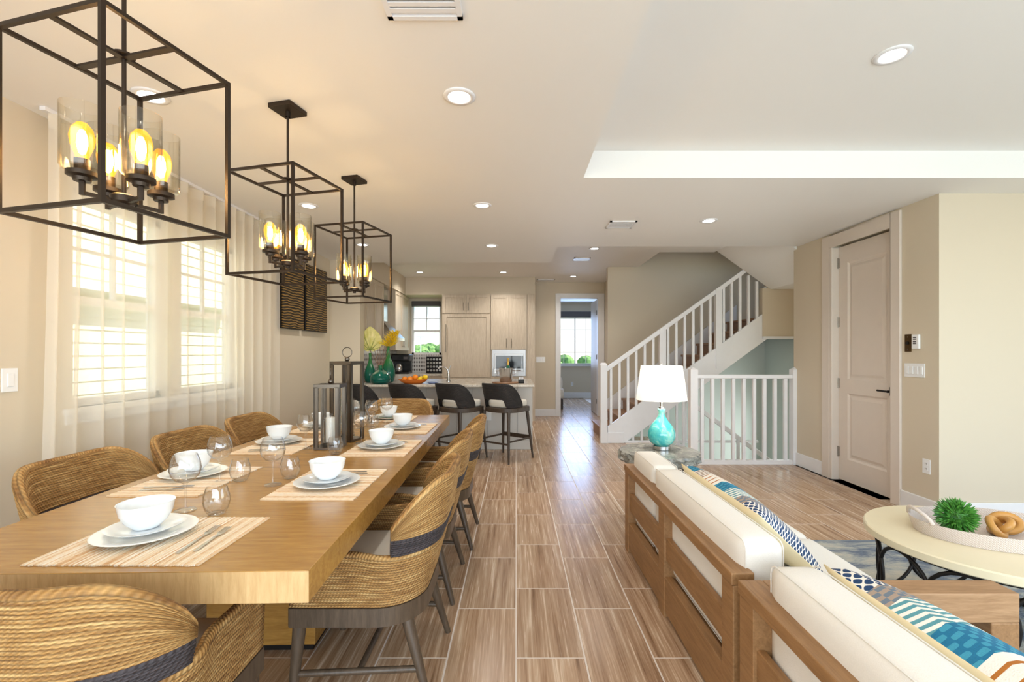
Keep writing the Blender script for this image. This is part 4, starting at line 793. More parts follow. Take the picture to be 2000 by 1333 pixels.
# back counter: coffee maker and spice rack
cm = thing('coffee_maker', 'black coffee maker on the worktop by the kitchen window', 'coffee maker', ((786-VX)*9.45/F, 9.45, .922))
m = MB(); m.box(-.17, .17, -.16, .16, 0, .04); obj('base', m, 'black_plastic', cm, bevel=.01); m = MB(); m.box(-.17, .17, .02, .16, .04, .37); obj('tank', m, 'black_plastic', cm, bevel=.01); m = MB(); m.box(-.18, .18, -.16, .16, .25, .39); obj('head', m, 'black_plastic', cm, bevel=.02)
m = MB(); m.lathe([(.001,0),(.065,0),(.075,.05),(.07,.12),(.05,.14),(.05,.15),(.001,.15)], 20, (-.05,-.07,.045)); obj('carafe', m, 'steel', cm, smooth=50); m = MB(); m.box(.06,.14,-.165,-.158,.29,.34); obj('control_panel', m, 'shade_grey', cm)
sr = thing('pod_rack', 'black rack of small round pods beneath the kitchen window', 'rack', ((848-VX)*9.5/F, 9.5, .922)); m = MB(); m.box(-.16,.16,-.03,.04,0,.02); m.box(-.16,.16,.02,.04,0,.34); m.box(-.16,-.15,-.03,.04,0,.34); m.box(.15,.16,-.03,.04,0,.34); m.box(-.16,.16,-.03,.04,.33,.34); obj('frame', m, 'black_metal', sr)
for r_ in range(4):
    for k in range(5): m = MB(); m.tube([(-.12+k*.06, .02, .06+r_*.075), (-.12+k*.06, -.025, .06+r_*.075)], .024, 10); obj('pod', m, 'steel', sr, smooth=40)
# ================================================================== WOVEN SEATING
def u_path(a, front, back, r, n_side=10, n_c=14, n_b=14):
    """U-shaped plan path starting at the front of the +x side, round the back (-y), ending at the front of the -x side: (x,y,nx,ny,s)"""
    P = []
    for i in range(n_side): P.append((a, front+(back+r-front)*i/n_side, 1, 0))
    for i in range(n_c): t = PI/2*i/n_c; P.append((a-r+r*math.cos(t), back+r-r*math.sin(t), math.cos(t), -math.sin(t)))
    for i in range(n_b): P.append((a-r-2*(a-r)*i/n_b, back, 0, -1))
    for i in range(n_c): t = PI/2*i/n_c; P.append((-a+r-r*math.sin(t), back+r-r*math.cos(t), -math.sin(t), -math.cos(t)))
    for i in range(n_side+1): P.append((-a, back+r+(front-back-r)*i/n_side, -1, 0))
    out, s = [], 0
    for i, p in enumerate(P):
        if i: s += math.hypot(p[0]-P[i-1][0], p[1]-P[i-1][1])
        out.append(p+(s,))
    L = out[-1][4]; return [p+((p[4]/L),) for p in out], L
def shell(path, L, z0f, z1f, th, lean, rows, amp, u0=0.0, u1=1.0, sub=4, rows_in=None):
    """thick woven wall following path; returns MB with UV (metres along, rope rows up)"""
    mb = MB(); pts = [p for p in path if u0-1e-6 <= p[5] <= u1+1e-6]; n_out = rows*sub; n_cap = 6; n_in = rows*2; prof = None; K = n_out+1+n_cap+n_in+1
    for p in pts:
        x, y, nx, ny, s, u = p; z0, z1 = z0f(u), z1f(u); hh = max(.004, z1-z0-th/2); r = th/2
        def put(d, z, uv):
            ln = lean(z, u); q = (x+nx*(ln-d), y+ny*(ln-d), z); mb.v.append(q); mb.uv[len(mb.v)-1] = uv
        for i in range(n_out+1):
            t = i/n_out; put(-amp*abs(math.sin(PI*rows*t)), z0+hh*t, (s, rows*t))
        for i in range(1, n_cap+1):
            a = PI*i/(n_cap+1); put(r-r*math.cos(a), z0+hh+r*math.sin(a), (s, rows+.3*i))
        for i in range(n_in+1):
            t = 1-i/n_in; put(th+amp*.8*abs(math.sin(PI*rows*t)), z0+hh*t, (s, rows*t+.001))
    m = len(pts)
    for j in range(m-1):
        for i in range(K-1): mb.f.append((j*K+i, (j+1)*K+i, (j+1)*K+i+1, j*K+i+1))
        mb.f.append((j*K+K-1, (j+1)*K+K-1, (j+1)*K, j*K))
    mb.f.append(tuple(range(K))); mb.f.append(tuple(range((m-1)*K, m*K))[::-1]); mb.mi = [0]*len(mb.f); return mb
def smooth01(t): t = max(0, min(1, t)); return t*t*(3-2*t)
def make_dining_chair(label):
    t = thing('dining_chair', label, 'chair', (0,0,0), 0, 'woven chairs around the dining table')
    A, FR, BK, R = .275, .235, -.245, .17
    path, L = u_path(A, FR, BK, R)
    c0 = (FR-(BK+R))/L                       # path fraction where the rear corner begins
    def lean(z, u):
        k = smooth01((min(u, 1-u)-c0*.70)/(.13)); return (min(z, .66)-.40)*(.04+.24*k)+max(0, z-.66)*(.02+.15*k)
    lo = shell(path, L, lambda u: .395, lambda u: .60, .034, lean, 19, .0026)
    obj('seat_shell', lo, 'straw', t, smooth=True)
    ub = c0*1.16
    def top(u):
        e = min(u, 1-u); k = (e-ub)/(.5-ub); return .685+.183*math.sin(PI/2*min(1, (k/.50)))**.80 if k > 0 else .685
    obj('band', shell(path, L, lambda u: .598, lambda u: .672, .036, lean, 7, .0026, ub, 1-ub), 'straw_dark', t, smooth=True)
    obj('backrest', shell(path, L, lambda u: .664, top, .034, lean, 19, .0026, ub, 1-ub), 'straw', t, smooth=True)
    # frame ring
    fp = [(p[0]*1.0, p[1]) for p in path]; m = MB(); n = len(fp); cx = sum(p[0] for p in fp)/n
    ring = [(p[0]+p[2]*.004, p[1]+p[3]*.004) for p in path]; inn = [(p[0]-p[2]*.045, p[1]-p[3]*.045) for p in path]
    vs, fs = [], []
    for (a, b), (c_, d_) in zip(ring, inn): vs += [(a, b, .325), (a, b, .394), (c_, d_, .394), (c_, d_, .325)]
    for i in range(n-1):
        for k in range(4): fs.append((i*4+k, i*4+(k+1) % 4, (i+1)*4+(k+1) % 4, (i+1)*4+k))
    fs += [(3,2,1,0), tuple((n-1)*4+k for k in range(4))]; m.add(vs, fs); m.box(-A, A, FR-.045, FR+.004, .325, .394); obj('seat_frame', m, 'dark_wood', t)
    m = MB(); m.prism([(p[0]-p[2]*.045, p[1]-p[3]*.045) for p in path], 'z', .40, .50); obj('cushion', m, 'seat_linen', t, smooth=50, bevel=.03, seg=3)
    m = MB(); m.prism([(p[0]-p[2]*.03, p[1]-p[3]*.03) for p in path], 'z', .385, .41); obj('seat_pan', m, 'dark_wood', t)
    for sx in (-1, 1):
        m = MB(); m.tube([(sx*.245, .205, .385), (sx*.25, .21, .30), (sx*.262, .235, 0)], [.024, .024, .014], 14); obj('leg', m, 'dark_wood', t, smooth=60)
        m = MB(); m.tube([(sx*.20, -.175, .36), (sx*.21, -.19, .30), (sx*.238, -.275, 0)], [.024, .023, .013], 14); obj('leg', m, 'dark_wood', t, smooth=60)
        m = MB(); m.tube([(sx*.256, .222, .14), (sx*.226, -.235, .14)], .012, 10); obj('stretcher', m, 'dark_wood', t, smooth=60)
    m = MB(); m.tube([(-.241, -.01, .14), (.241, -.01, .14)], .012, 10); obj('stretcher', m, 'dark_wood', t, smooth=60)
    return t
TROT = math.radians(1.3)
def tline(y): return -1.118-.0229*(y-1.217)     # table centre line
ch0 = make_dining_chair('woven straw chair in the foreground at the near head of the table')
ch0.location = (-1.085, 1.255, 0); ch0.rotation_euler = (0, 0, 0)
for lb, x, y, rz in (
    ('woven straw chair with dark band nearest on the walkway side of the table', -.60, 1.99, PI/2), ('middle woven straw chair on the walkway side of the table', -.61, 2.71, PI/2), ('farthest woven straw chair on the walkway side of the table', -.575, 3.40, PI/2),
    ('nearest woven straw chair on the curtain side of the table', -1.72, 2.13, -PI/2), ('middle woven straw chair on the curtain side of the table', -1.72, 2.83, -PI/2), ('farthest woven straw chair on the curtain side of the table', -1.74, 3.52, -PI/2),
    ('woven straw chair at the far head of the table by the stools', -1.16, 4.46, PI)):
    dup(ch0, lb, (x, y, 0), rz)
# bar stools
def make_stool(label):
    t = thing('bar_stool', label, 'stool', (0,0,0), 0, 'black bar stools at the island')
    A, FR, BK, R = .245, .03, -.235, .20
    path, L = u_path(A, FR, BK, R, 8, 16, 8)
    lean = lambda z, u: (z-.66)*(.02+.22*smooth01((min(u, 1-u)-.1)/.3))
    def zb(u): e = min(u, 1-u); return .665+.10*smooth01((e-.29)/.05)
    def zt_(u): e = min(u, 1-u); return .715+.25*math.sin(PI/2*min(1, e/.33))**.8
    obj('backrest', shell(path, L, zb, zt_, .035, lean, 14, .0012), 'black_weave', t, smooth=True)
    m = MB(); m.prism([(p[0]*1.02, p[1]*1.02) for p in path]+[(-.24, .18), (-.20, .235), (.20, .235), (.24, .18)], 'z', .605, .662); obj('seat_frame', m, 'stool_wood', t, bevel=.008)
    m = MB(); m.prism([(p[0]-p[2]*.04, p[1]-p[3]*.04) for p in path]+[(-.205, .17), (-.17, .215), (.17, .215), (.205, .17)], 'z', .662, .745); obj('seat_cushion', m, 'seat_linen', t, smooth=50, bevel=.025, seg=3)
    for sx in (-1, 1):
        for sy in (-1, 1):
            m = MB(); m.tube([(sx*.195, sy*.185, .62), (sx*.245, sy*.245, 0)], [.022, .012], 12); obj('leg', m, 'stool_wood', t, smooth=60)
        m = MB(); m.tube([(sx*.222, -.218, .26), (sx*.222, .218, .26)], .012, 8); obj('stretcher', m, 'stool_wood', t)
    m = MB(); m.tube([(-.222, -.218, .23), (.222, -.218, .23)], .012, 8); obj('stretcher', m, 'stool_wood', t)
    m = MB(); m.box(-.222, .222, .205, .23, .24, .29); obj('footrest', m, 'stool_wood', t, bevel=.004)
    return t
rs = -math.radians(38)
st0 = make_stool('rightmost black bar stool, nearest the hallway'); st0.location = (-.13, 5.90, 0); st0.rotation_euler = (0, 0, rs)
for i, lb in enumerate(('second black bar stool from the hallway', 'third black bar stool from the hallway', 'leftmost black bar stool, behind the lanterns')):
    dup(st0, lb, (-.13-.585*(i+1), 5.90, 0), rs)
# ================================================================== DINING TABLE
TX0, TX1, TY0, TY1, TZT = -.57, .57, 0.0, 3.10, .76
tb = thing('dining_table', 'long thick-topped wooden dining table set for eight', 'table', (-1.118, 1.217, 0), TROT)
m = MB(); m.box(TX0, TX1, TY0, TY1, .674, TZT, 0)
top_ = obj('tabletop', m, ['table_wood', 'table_edge'], tb, bevel=.002)
for p in top_.data.polygons:
    if p.normal.z < .3 and p.center.y < .01: p.material_index = 1
for y0 in (.86, 1.95):
    m = MB(); m.box(-.24, .24, y0, y0+.46, .03, .674); pd = obj('pedestal', m, 'table_wood', tb, bevel=.003); m = MB(); m.box(-.225, .225, y0+.015, y0+.445, 0, .03); obj('plinth', m, 'black_metal', pd)
TT = TZT+.0005
# ---- place settings
seats = [  # key words, mat centre, rz (local +y = towards table centre), plate centre
    ('at the near head of the table', (-1.095, 1.435), 0, (-1.155, 1.455)),
    ('at the nearest walkway-side seat', (-.815, 2.055), PI/2, (-.818, 2.02)), ('at the middle walkway-side seat', (-.80, 2.82), PI/2, (-.812, 2.81)), ('at the farthest walkway-side seat', (-.82, 3.545), PI/2, (-.86, 3.53)),
    ('at the nearest curtain-side seat', (-1.455, 2.10), -PI/2, (-1.50, 2.17)), ('at the middle curtain-side seat', (-1.45, 2.87), -PI/2, (-1.50, 2.95)), ('at the farthest curtain-side seat', (-1.47, 3.56), -PI/2, (-1.50, 3.60)),
    ('at the far head of the table', (-1.13, 4.07), PI, (-1.11, 4.06))]
mm = MB(); nx_, ny_ = 58, 3; random.seed(5)
for i in range(nx_+1):
    x = -.24+.48*i/nx_; e0, e1 = -.182+random.uniform(-.002, .002), .182+random.uniform(-.002, .002)
    for j in range(ny_+1): mm.v.append((x, e0+(e1-e0)*j/ny_, .004+.0012*(i % 2)))
    for j in range(ny_+1): mm.v.append((x, e0+(e1-e0)*j/ny_, 0))
K2 = 2*(ny_+1)
for i in range(nx_):
    for j in range(ny_): mm.f.append((i*K2+j, (i+1)*K2+j, (i+1)*K2+j+1, i*K2+j+1)); mm.f.append((i*K2+ny_+1+j, i*K2+ny_+2+j, (i+1)*K2+ny_+2+j, (i+1)*K2+ny_+1+j))
    mm.f.append((i*K2, i*K2+ny_+1, (i+1)*K2+ny_+1, (i+1)*K2)); mm.f.append((i*K2+ny_, (i+1)*K2+ny_, (i+1)*K2+2*ny_+1, i*K2+2*ny_+1))
for i in (0, nx_): mm.f.append(tuple(i*K2+j for j in range(ny_+1))+tuple(i*K2+ny_+1+j for j in range(ny_, -1, -1)))
mm.mi = [0]*len(mm.f); mat_me = mm.mesh('placemat', 'placemat')
def lathe_mesh(name, prof, mat, n=40, fn=None):
    m = MB(); m.lathe(prof, n)
    if fn: m.v = [fn(*v) for v in m.v]
    return m.mesh(name, mat, 50)
plate_me = lathe_mesh('dinner_plate', [(.001,0),(.075,0),(.09,.004),(.132,.016),(.136,.019),(.131,.020),(.09,.010),(.075,.006),(.001,.006)], 'porcelain')
def sq(x, y, z):
    r = math.hypot(x, y)
    if r < .002: return (x, y, z)
    a = math.atan2(y, x)+.35; k = 1/((abs(math.cos(a))**5+abs(math.sin(a))**5)**.2); return (x*(.84+.16*k), y*(.84+.16*k), z)
salad_me = lathe_mesh('salad_plate', [(.001,0),(.06,0),(.075,.004),(.098,.013),(.101,.016),(.097,.016),(.075,.009),(.06,.006),(.001,.006)], 'porcelain', 48, sq)
bowl_me = lathe_mesh('bowl', [(.001,0),(.034,0),(.038,.004),(.056,.022),(.069,.048),(.074,.075),(.0755,.079),(.072,.078),(.066,.05),(.052,.024),(.034,.008),(.001,.007)], 'porcelain')
def fork_mesh(L_, nm):
    m = MB(); w = .0045; m.add([(-w*1.3,0,0),(w*1.3,0,0),(w*.7,L_*.55,.003),(w*.8,L_*.64,.002),(w*2.4,L_*.74,.003),(-w*2.4,L_*.74,.003),(-w*.8,L_*.64,.002),(-w*.7,L_*.55,.003)]+
        [(x, y, z+.0022) for x, y, z in [(-w*1.3,0,0),(w*1.3,0,0),(w*.7,L_*.55,.003),(w*.8,L_*.64,.002),(w*2.4,L_*.74,.003),(-w*2.4,L_*.74,.003),(-w*.8,L_*.64,.002),(-w*.7,L_*.55,.003)]],
        [(8,9,10,15),(15,10,11,14),(14,11,12,13),(0,7,2,1),(7,6,3,2),(6,5,4,3)]+[(i, (i+1) % 8, (i+1) % 8+8, i+8) for i in range(8)])
    for k in range(4): x = -w*2.0+k*w*4/3; m.bar((x, L_*.73, .0045), (x*.92, L_, .006), .0022, .0022)
    return m.mesh(nm, 'steel')
fork_me, fork2_me = fork_mesh(.20, 'dinner_fork'), fork_mesh(.175, 'salad_fork')
for where, mc, rz, pc in seats:
    tag(obj('placemat', mat_me, None, loc=(mc[0], mc[1], TT), rot=(0,0,rz)), 'ribbed woven cream placemat '+where, 'placemat', 'placemats on the dining table')
    z = TT+.0058
    tag(obj('dinner_plate', plate_me, None, loc=(pc[0], pc[1], z)), 'large white plate '+where, 'plate', 'dinner plates')
    tag(obj('salad_plate', salad_me, None, loc=(pc[0], pc[1], z+.0185), rot=(0,0,rz)), 'smaller squarish white plate under the bowl '+where, 'plate', 'salad plates')
    tag(obj('bowl', bowl_me, None, loc=(pc[0], pc[1]+.0, z+.0255)), 'white bowl stacked on plates '+where, 'bowl', 'white bowls')
    ca, sa = math.cos(rz), math.sin(rz)
    for k, (lx, me, nm) in enumerate(((.135, fork_me, 'dinner_fork'), (.175, fork2_me, 'salad_fork'))):
        ly = -.115+.015*k; tag(obj(nm, me, None, loc=(mc[0]+lx*ca-ly*sa, mc[1]+lx*sa+ly*ca, TT+.0055), rot=(0,0,rz+.06)), ('larger fork ' if k == 0 else 'smaller fork ')+where, 'fork', 'forks on the placemats')
wine_parts = (lathe_mesh('stem', [(.001,.0005),(.036,.0005),(.034,.003),(.008,.006),(.0042,.014),(.0038,.085),(.007,.098),(.012,.102)], 'clear_glass', 28),
              lathe_mesh('bowl', [(.012,.102),(.03,.110),(.046,.130),(.0505,.152),(.047,.178),(.0375,.205),(.0363,.205),(.0457,.178),(.0492,.152),(.0447,.131),(.029,.112),(.001,.1045)], 'clear_glass', 32))
tumbler_parts = (lathe_mesh('base', [(.001,.0005),(.024,.0005),(.027,.004),(.020,.008),(.001,.009)], 'clear_glass', 28), lathe_mesh('bowl', [(.027,.004),(.038,.022),(.043,.045),(.041,.07),(.033,.098),(.0318,.098),(.0398,.07),(.0418,.045),(.0368,.023),(.020,.008)], 'clear_glass', 32))
def glass(kind, parts, x, y, where):
    t = thing(kind, where, 'wine glass' if kind == 'wine_glass' else 'tumbler', (x, y, TT), 0, 'wine glasses' if kind == 'wine_glass' else 'stemless glasses')
    obj(parts[0].name.split('.')[0], parts[0], None, t); obj('bowl', parts[1], None, t)
for x, y, w_ in ((-1.207, 1.70, 'stemmed wine glass nearest the viewer, behind the near head setting'), (-1.32, 2.076, 'stemmed wine glass at the nearest curtain-side seat'), (-1.06, 2.03, 'stemmed wine glass at the nearest walkway-side seat'), (-1.264, 2.80, 'stemmed wine glass left of the short lantern'),
                 (-.985, 2.97, 'stemmed wine glass right of the tall lantern'), (-1.222, 3.55, 'stemmed wine glass at the farthest curtain-side seat, behind the lanterns'), (-1.13, 3.64, 'stemmed wine glass at the farthest walkway-side seat'), (-1.07, 3.86, 'stemmed wine glass in front of the far head setting')):
    glass('wine_glass', wine_parts, x, y, w_)
for x, y, w_ in ((-1.067, 1.66, 'stemless glass nearest the viewer, behind the near forks'), (-1.238, 2.09, 'stemless glass at the nearest curtain-side seat'), (-1.035, 2.135, 'stemless glass at the nearest walkway-side seat'), (-1.024, 2.64, 'stemless glass in front of the short lantern'),
                 (-1.075, 3.50, 'stemless glass at the farthest walkway-side seat'), (-1.30, 3.42, 'stemless glass at the farthest curtain-side seat'), (-1.20, 3.83, 'stemless glass at the far head of the table')):
    glass('tumbler', tumbler_parts, x, y, w_)
# ---- lanterns
def lantern(label, x, y, rz, w_, h_, ring, clabel):
    t = thing('lantern', label, 'lantern', (x, y, TT), rz); b = .026; d_ = .010; hw = w_/2
    m = MB(); m.box(-hw, hw, -hw, hw, 0, .014); obj('base_plate', m, 'gunmetal', t, bevel=.002)
    for sx in (-1, 1):
        for sy in (-1, 1):
            m = MB(); m.box(*sorted((sx*hw, sx*(hw-b))), *sorted((sy*hw, sy*(hw-d_))), .014, h_-.016); m.box(*sorted((sx*hw, sx*(hw-d_))), *sorted((sy*hw, sy*(hw-b))), .014, h_-.016); obj('post', m, 'gunmetal', t)
    m = MB()
    for s1 in (-1, 1): m.box(-hw, hw, *sorted((s1*hw, s1*(hw-b))), h_-.022, h_); m.box(*sorted((s1*hw, s1*(hw-b))), -hw+b, hw-b, h_-.022, h_)
    m.box(-hw+.02, hw-.02, -.014, .014, h_-.012, h_); obj('top_frame', m, 'gunmetal', t)
    m = MB(); m.ball((0,0,h_+.014), .016, 10); obj('finial', m, 'gunmetal', t, smooth=True)
    m = MB(); rr = .033; m.tube([(rr*math.sin(2*PI*k/28)*math.cos(ring), rr*math.sin(2*PI*k/28)*math.sin(ring), h_+.026+rr-rr*math.cos(2*PI*k/28)) for k in range(28)], .0028, 8, closed=True); obj('ring', m, 'gunmetal', t, smooth=True)
    gh = h_*.52; m = MB(); m.lathe([(.045,.03),(.045,gh),(.0435,gh),(.0435,.03)], 28, closed=True); obj('glass_chimney', m, 'hurricane_glass', t, smooth=60)
    m = MB(); m.lathe([(.001,.014),(.03,.014),(.014,.02),(.014,.028),(.048,.03),(.048,.036),(.001,.036)], 24); obj('candle_holder', m, 'gunmetal', t, smooth=50)
    cd = thing('pillar_candle', clabel, 'candle', (x, y, TT+.0365), rz); m = MB(); m.lathe([(.001,0),(.027,0),(.028,.004),(.028,gh*.72),(.025,gh*.74),(.001,gh*.725)], 22); obj('wax', m, 'candle_wax', cd, smooth=50); m = MB(); m.tube([(0,0,gh*.72), (.002,0,gh*.72+.012)], .0015, 6); obj('wick', m, 'black_metal', cd)
lantern('short gunmetal lantern in front on the table', -1.125, 2.825, math.radians(4), .150, .388, 1.88, 'white pillar candle in the short lantern')
lantern('tall gunmetal lantern with a ring handle on the table', -1.115, 3.075, math.radians(-14), .155, .52, .1, 'white pillar candle in the tall lantern')
# ================================================================== CAGE PENDANTS
def make_pendant(label):
    t = thing('cage_pendant', label, 'pendant light', (0,0,0), 0, 'cage pendants over the dining table')
    # origin at the ceiling plate centre; cage top at zt, bottom at zb
    zt, zb, hw, b = -.378, -.880, .1875, .0115
    m = MB(); m.box(-.065, .065, -.065, .065, -.024, 0); obj('ceiling_plate', m, 'bronze', t, bevel=.003)
    m = MB(); m.tube([(0,0,-.02), (0,0,zb+.07)], .0062, 10); m.lathe([(.012,-.05),(.012,-.024)], 12); obj('rod', m, 'bronze', t, smooth=50)
    for z, nm in ((zt, 'top_ring'), (zb, 'bottom_ring')):
        m = MB()
        for s in (-1, 1): m.box(-hw-b/2, hw+b/2, s*hw-b/2, s*hw+b/2, z-b/2, z+b/2); m.box(s*hw-b/2, s*hw+b/2, -hw+b/2, hw-b/2, z-b/2, z+b/2)
        obj(nm, m, 'bronze', t)
    for sx in (-1, 1):
        for sy in (-1, 1): m = MB(); m.box(sx*hw-b/2, sx*hw+b/2, sy*hw-b/2, sy*hw+b/2, zb+b/2, zt-b/2); obj('cage_bar', m, 'bronze', t)
    m = MB(); m.box(-hw, hw, -.010, .010, zt-.004, zt+.003); m.box(-.010, .010, -hw, hw, zt-.004, zt+.003); obj('cross_strap', m, 'bronze', t)
    m = MB(); m.lathe([(.001,.004),(.028,.004),(.028,.010),(.001,.012)], 18, (0,0,zt)); obj('hub_disc', m, 'bronze', t)
    m = MB(); m.lathe([(.001,.0),(.010,.0),(.014,.012),(.034,.016),(.034,.034),(.026,.040),(.001,.044)], 20, (0,0,zb+.05)); obj('center_hub', m, 'bronze', t, smooth=40)
    zh = zb+.075
    for k in range(4):
        a = math.radians(-13+90*k); dx, dy = math.cos(a), math.sin(a); r = .098
        m = MB(); m.bar((dx*.03, dy*.03, zh-.008), (dx*r, dy*r, zh-.008), .010, .010); m.tube([(dx*r, dy*r, zh-.014), (dx*r, dy*r, zh+.03)], .0075, 8); ar = obj('arm', m, 'bronze', t)
        c = (dx*r, dy*r, zh)
        m = MB(); m.lathe([(.001,.024),(.020,.024),(.022,.034),(.036,.038),(.036,.050),(.001,.052)], 20, c); m.lathe([(.001,.052),(.018,.052),(.018,.086),(.001,.088)], 16, c); s_ = obj('socket_cup', m, 'bronze', t, smooth=40)
        m = MB(); m.lathe([(.020,.053),(.046,.056),(.0505,.064),(.0505,.235),(.0485,.235),(.0485,.065),(.044,.058),(.020,.055)], 26, c); obj('glass_shade', m, 'amber_glass', t, smooth=50)
        m = MB(); m.lathe([(.013,.086),(.016,.096),(.026,.125),(.029,.148),(.024,.172),(.012,.188),(.001,.192)], 18, c); bu = obj('bulb', m, 'bulb_glass', t, smooth=True)
        m = MB(); m.lathe([(.001,.098),(.008,.104),(.013,.128),(.012,.152),(.006,.168),(.001,.17)], 12, c); obj('filament', m, 'filament_emit', bu, smooth=True)
    return t
PX, PROT = -1.176, math.radians(-14.2)
pn = make_pendant('nearest bronze cage pendant with four amber bulbs, cut by the top edge'); pn.location = (-1.178, 1.400, ZC); pn.rotation_euler = (0, 0, math.radians(-14.2))
dup(pn, 'middle bronze cage pendant with amber bulbs over the table', (-1.175, 2.398, ZC), PROT); dup(pn, 'farthest and smallest-looking bronze cage pendant with amber bulbs', (-1.172, 3.376, ZC), PROT)
for y in (1.40, 2.398, 3.376): light('pendant_glow', 'POINT', (-1.176, y, ZC-.68), power=3.4, color=(1.0, .70, .36), shadow_soft_size=.05)
# ================================================================== SHEER CURTAIN
def curtain():
    t = thing('sheer_curtain', 'cream sheer curtain covering the dining room windows', 'curtain', (-2.42, 2.40, 0))
    m = MB(); n, nz = 420, 26; Lc = 2.30; top = 2.575
    for i in range(n+1):
        s = i/n; y = Lc*s
        for j in range(nz+1):
            v = j/nz; z = .02+(top-.02)*v; open_ = 1-v
            ph = 2*PI*15*(s+.025*math.sin(9*s)); amp = .030+.008*math.sin(7*s+1)
            x = amp*math.sin(ph+.35*math.sin(5*s*PI)*open_)+.012*math.sin(2*PI*7.3*s+1.0)*open_*1.4
            yy = y+.010*math.cos(ph*1.0)*(1-.2*open_)+(-.06*open_*max(0, 1-s*7)*math.sin(PI*min(1, open_*1.0)*.6))
            m.v.append((x, yy, z)); m.uv[len(m.v)-1] = (s*Lc*1.6, z)
    K = nz+1
    for i in range(n):
        for j in range(nz): m.f.append((i*K+j, (i+1)*K+j, (i+1)*K+j+1, i*K+j+1))
    m.mi = [0]*len(m.f); obj('sheer_panel', m, 'sheer', t, smooth=True)
    h = MB(); nn = 210
    for i in range(nn+1):
        s = i/nn; ph = 2*PI*15*(s+.025*math.sin(9*s)); a = .034+.008*math.sin(7*s+1)
        for dz in (2.50, 2.578): h.v.append((a*math.sin(ph), Lc*s+.010*math.cos(ph), dz))
    for i in range(nn): h.f.append((2*i, 2*i+2, 2*i+3, 2*i+1))
    h.mi = [0]*len(h.f); obj('header_tape', h, 'sheer', t, smooth=True)
    tr_ = MB(); tr_.box(-.015, .015, -.02, Lc+.02, 2.578, 2.599); obj('track', tr_, 'trim_white', t)
curtain()
# ================================================================== WALL ART
for y0, y1, lb in ((4.92, 5.44, 'left dark wall panel with wavy gold relief lines beside the curtain'), (5.49, 6.11, 'right dark wall panel with wavy gold relief lines beside the wall end')):
    t = thing('wall_panel_art', lb, 'wall art', (XL, (y0+y1)/2, 1.60), 0, 'gold relief panels'); hwid = (y1-y0)/2
    m = MB(); m.box(.004, .05, -hwid, hwid, 0, .795); obj('panel', m, 'black_metal', t, bevel=.003); m = MB(); m.box(.05, .056, -hwid+.012, hwid-.012, .012, .783); obj('relief_face', m, 'art_relief', t)
# ================================================================== SOFAS
def sofa(label, y0, y1, cushions, arm_far, npost):
    """back along +y at x=0, seat towards +x; y measured from y0"""
    t = thing('sofa', label, 'sofa', (.745, y0, 0)); Ls = y1-y0; W = .052
    m = MB(); m.box(-.006, .075, 0, Ls, .535, .578); obj('top_rail', m, 'sofa_wood', t, bevel=.004)
    m = MB(); m.box(.012, .040, .05, Ls-.05, .285, .400); obj('middle_rail', m, 'sofa_wood', t, bevel=.004)
    m = MB(); m.box(.004, .046, .05, Ls-.05, .03, .205); obj('bottom_rail', m, 'sofa_wood', t, bevel=.004)
    for i in range(npost):
        yy = (Ls-.09)*i/(npost-1); m = MB(); m.box(0, .065, yy, yy+.09, 0, .535); obj('post', m, 'dark_sofa' if 0 else 'sofa_wood', t, bevel=.003)
    m = MB(); m.box(.05, .80, .02, Ls-.02, .11, .19); obj('seat_deck', m, 'sofa_wood', t)
    m = MB(); m.box(.76, .80, .02, Ls-.02, .09, .21); obj('front_rail', m, 'sofa_wood', t, bevel=.004)
    for xx in (.74,):
        for yy in (.03, Ls-.11): m = MB(); m.box(xx, xx+.07, yy, yy+.08, 0, .13); obj('leg', m, 'sofa_wood', t)
    if arm_far:
        m = MB(); m.box(.075, .84, Ls-.09, Ls, .485, .578); obj('armrest', m, 'sofa_wood_cross', t, bevel=.004); m = MB(); m.box(.75, .84, Ls-.09, Ls, 0, .485); obj('arm_leg', m, 'sofa_wood', t, bevel=.004)
    inner = Ls-(.10 if arm_far else .0); ncu = len(cushions); 
    for a, b in cushions:
        m = MB(); m.cushion(((.93+.075)/2-.415, 0, 0), (.155, b-a-.008, .475), .034, .008, 12); o = obj('back_cushion', m, 'linen', t, smooth=True, loc=(.04, (a+b)/2, .4345))
        for sx in (-1, 1):
            hy, hz, cr = (b-a-.008)/2-.002, .2355, .03; pts = []
            for qx, qz, a0 in ((hy-cr, hz-cr, 0), (-hy+cr, hz-cr, PI/2), (-hy+cr, -hz+cr, PI), (hy-cr, -hz+cr, 1.5*PI)):
                for i in range(5): an = a0+PI/2*i/4; pts.append((.0875+sx*.066, qx+cr*math.cos(an), qz+cr*math.sin(an)))
            m = MB(); m.tube(pts, .0022, 6, closed=True); obj('piping', m, 'linen', o, smooth=True)
    ns = max(1, round(inner/.85))
    for i in range(ns):
        a, b = inner*i/ns, inner*(i+1)/ns; m = MB(); m.cushion((.46, (a+b)/2, .295), (.62, b-a-.008, .20), .034, .008, 12); obj('seat_cushion', m, 'linen', t, smooth=True)
    return t
sofa('wooden slat-back sofa with white cushions beside the stone side table', 1.60, 3.19, ((.03, 1.10), (1.10, 1.57)), False, 3)
sofa('wooden sofa with white cushions nearest the viewer at lower right', -.55, 1.555, ((.0, 1.0), (1.0, 2.03)), True, 3)
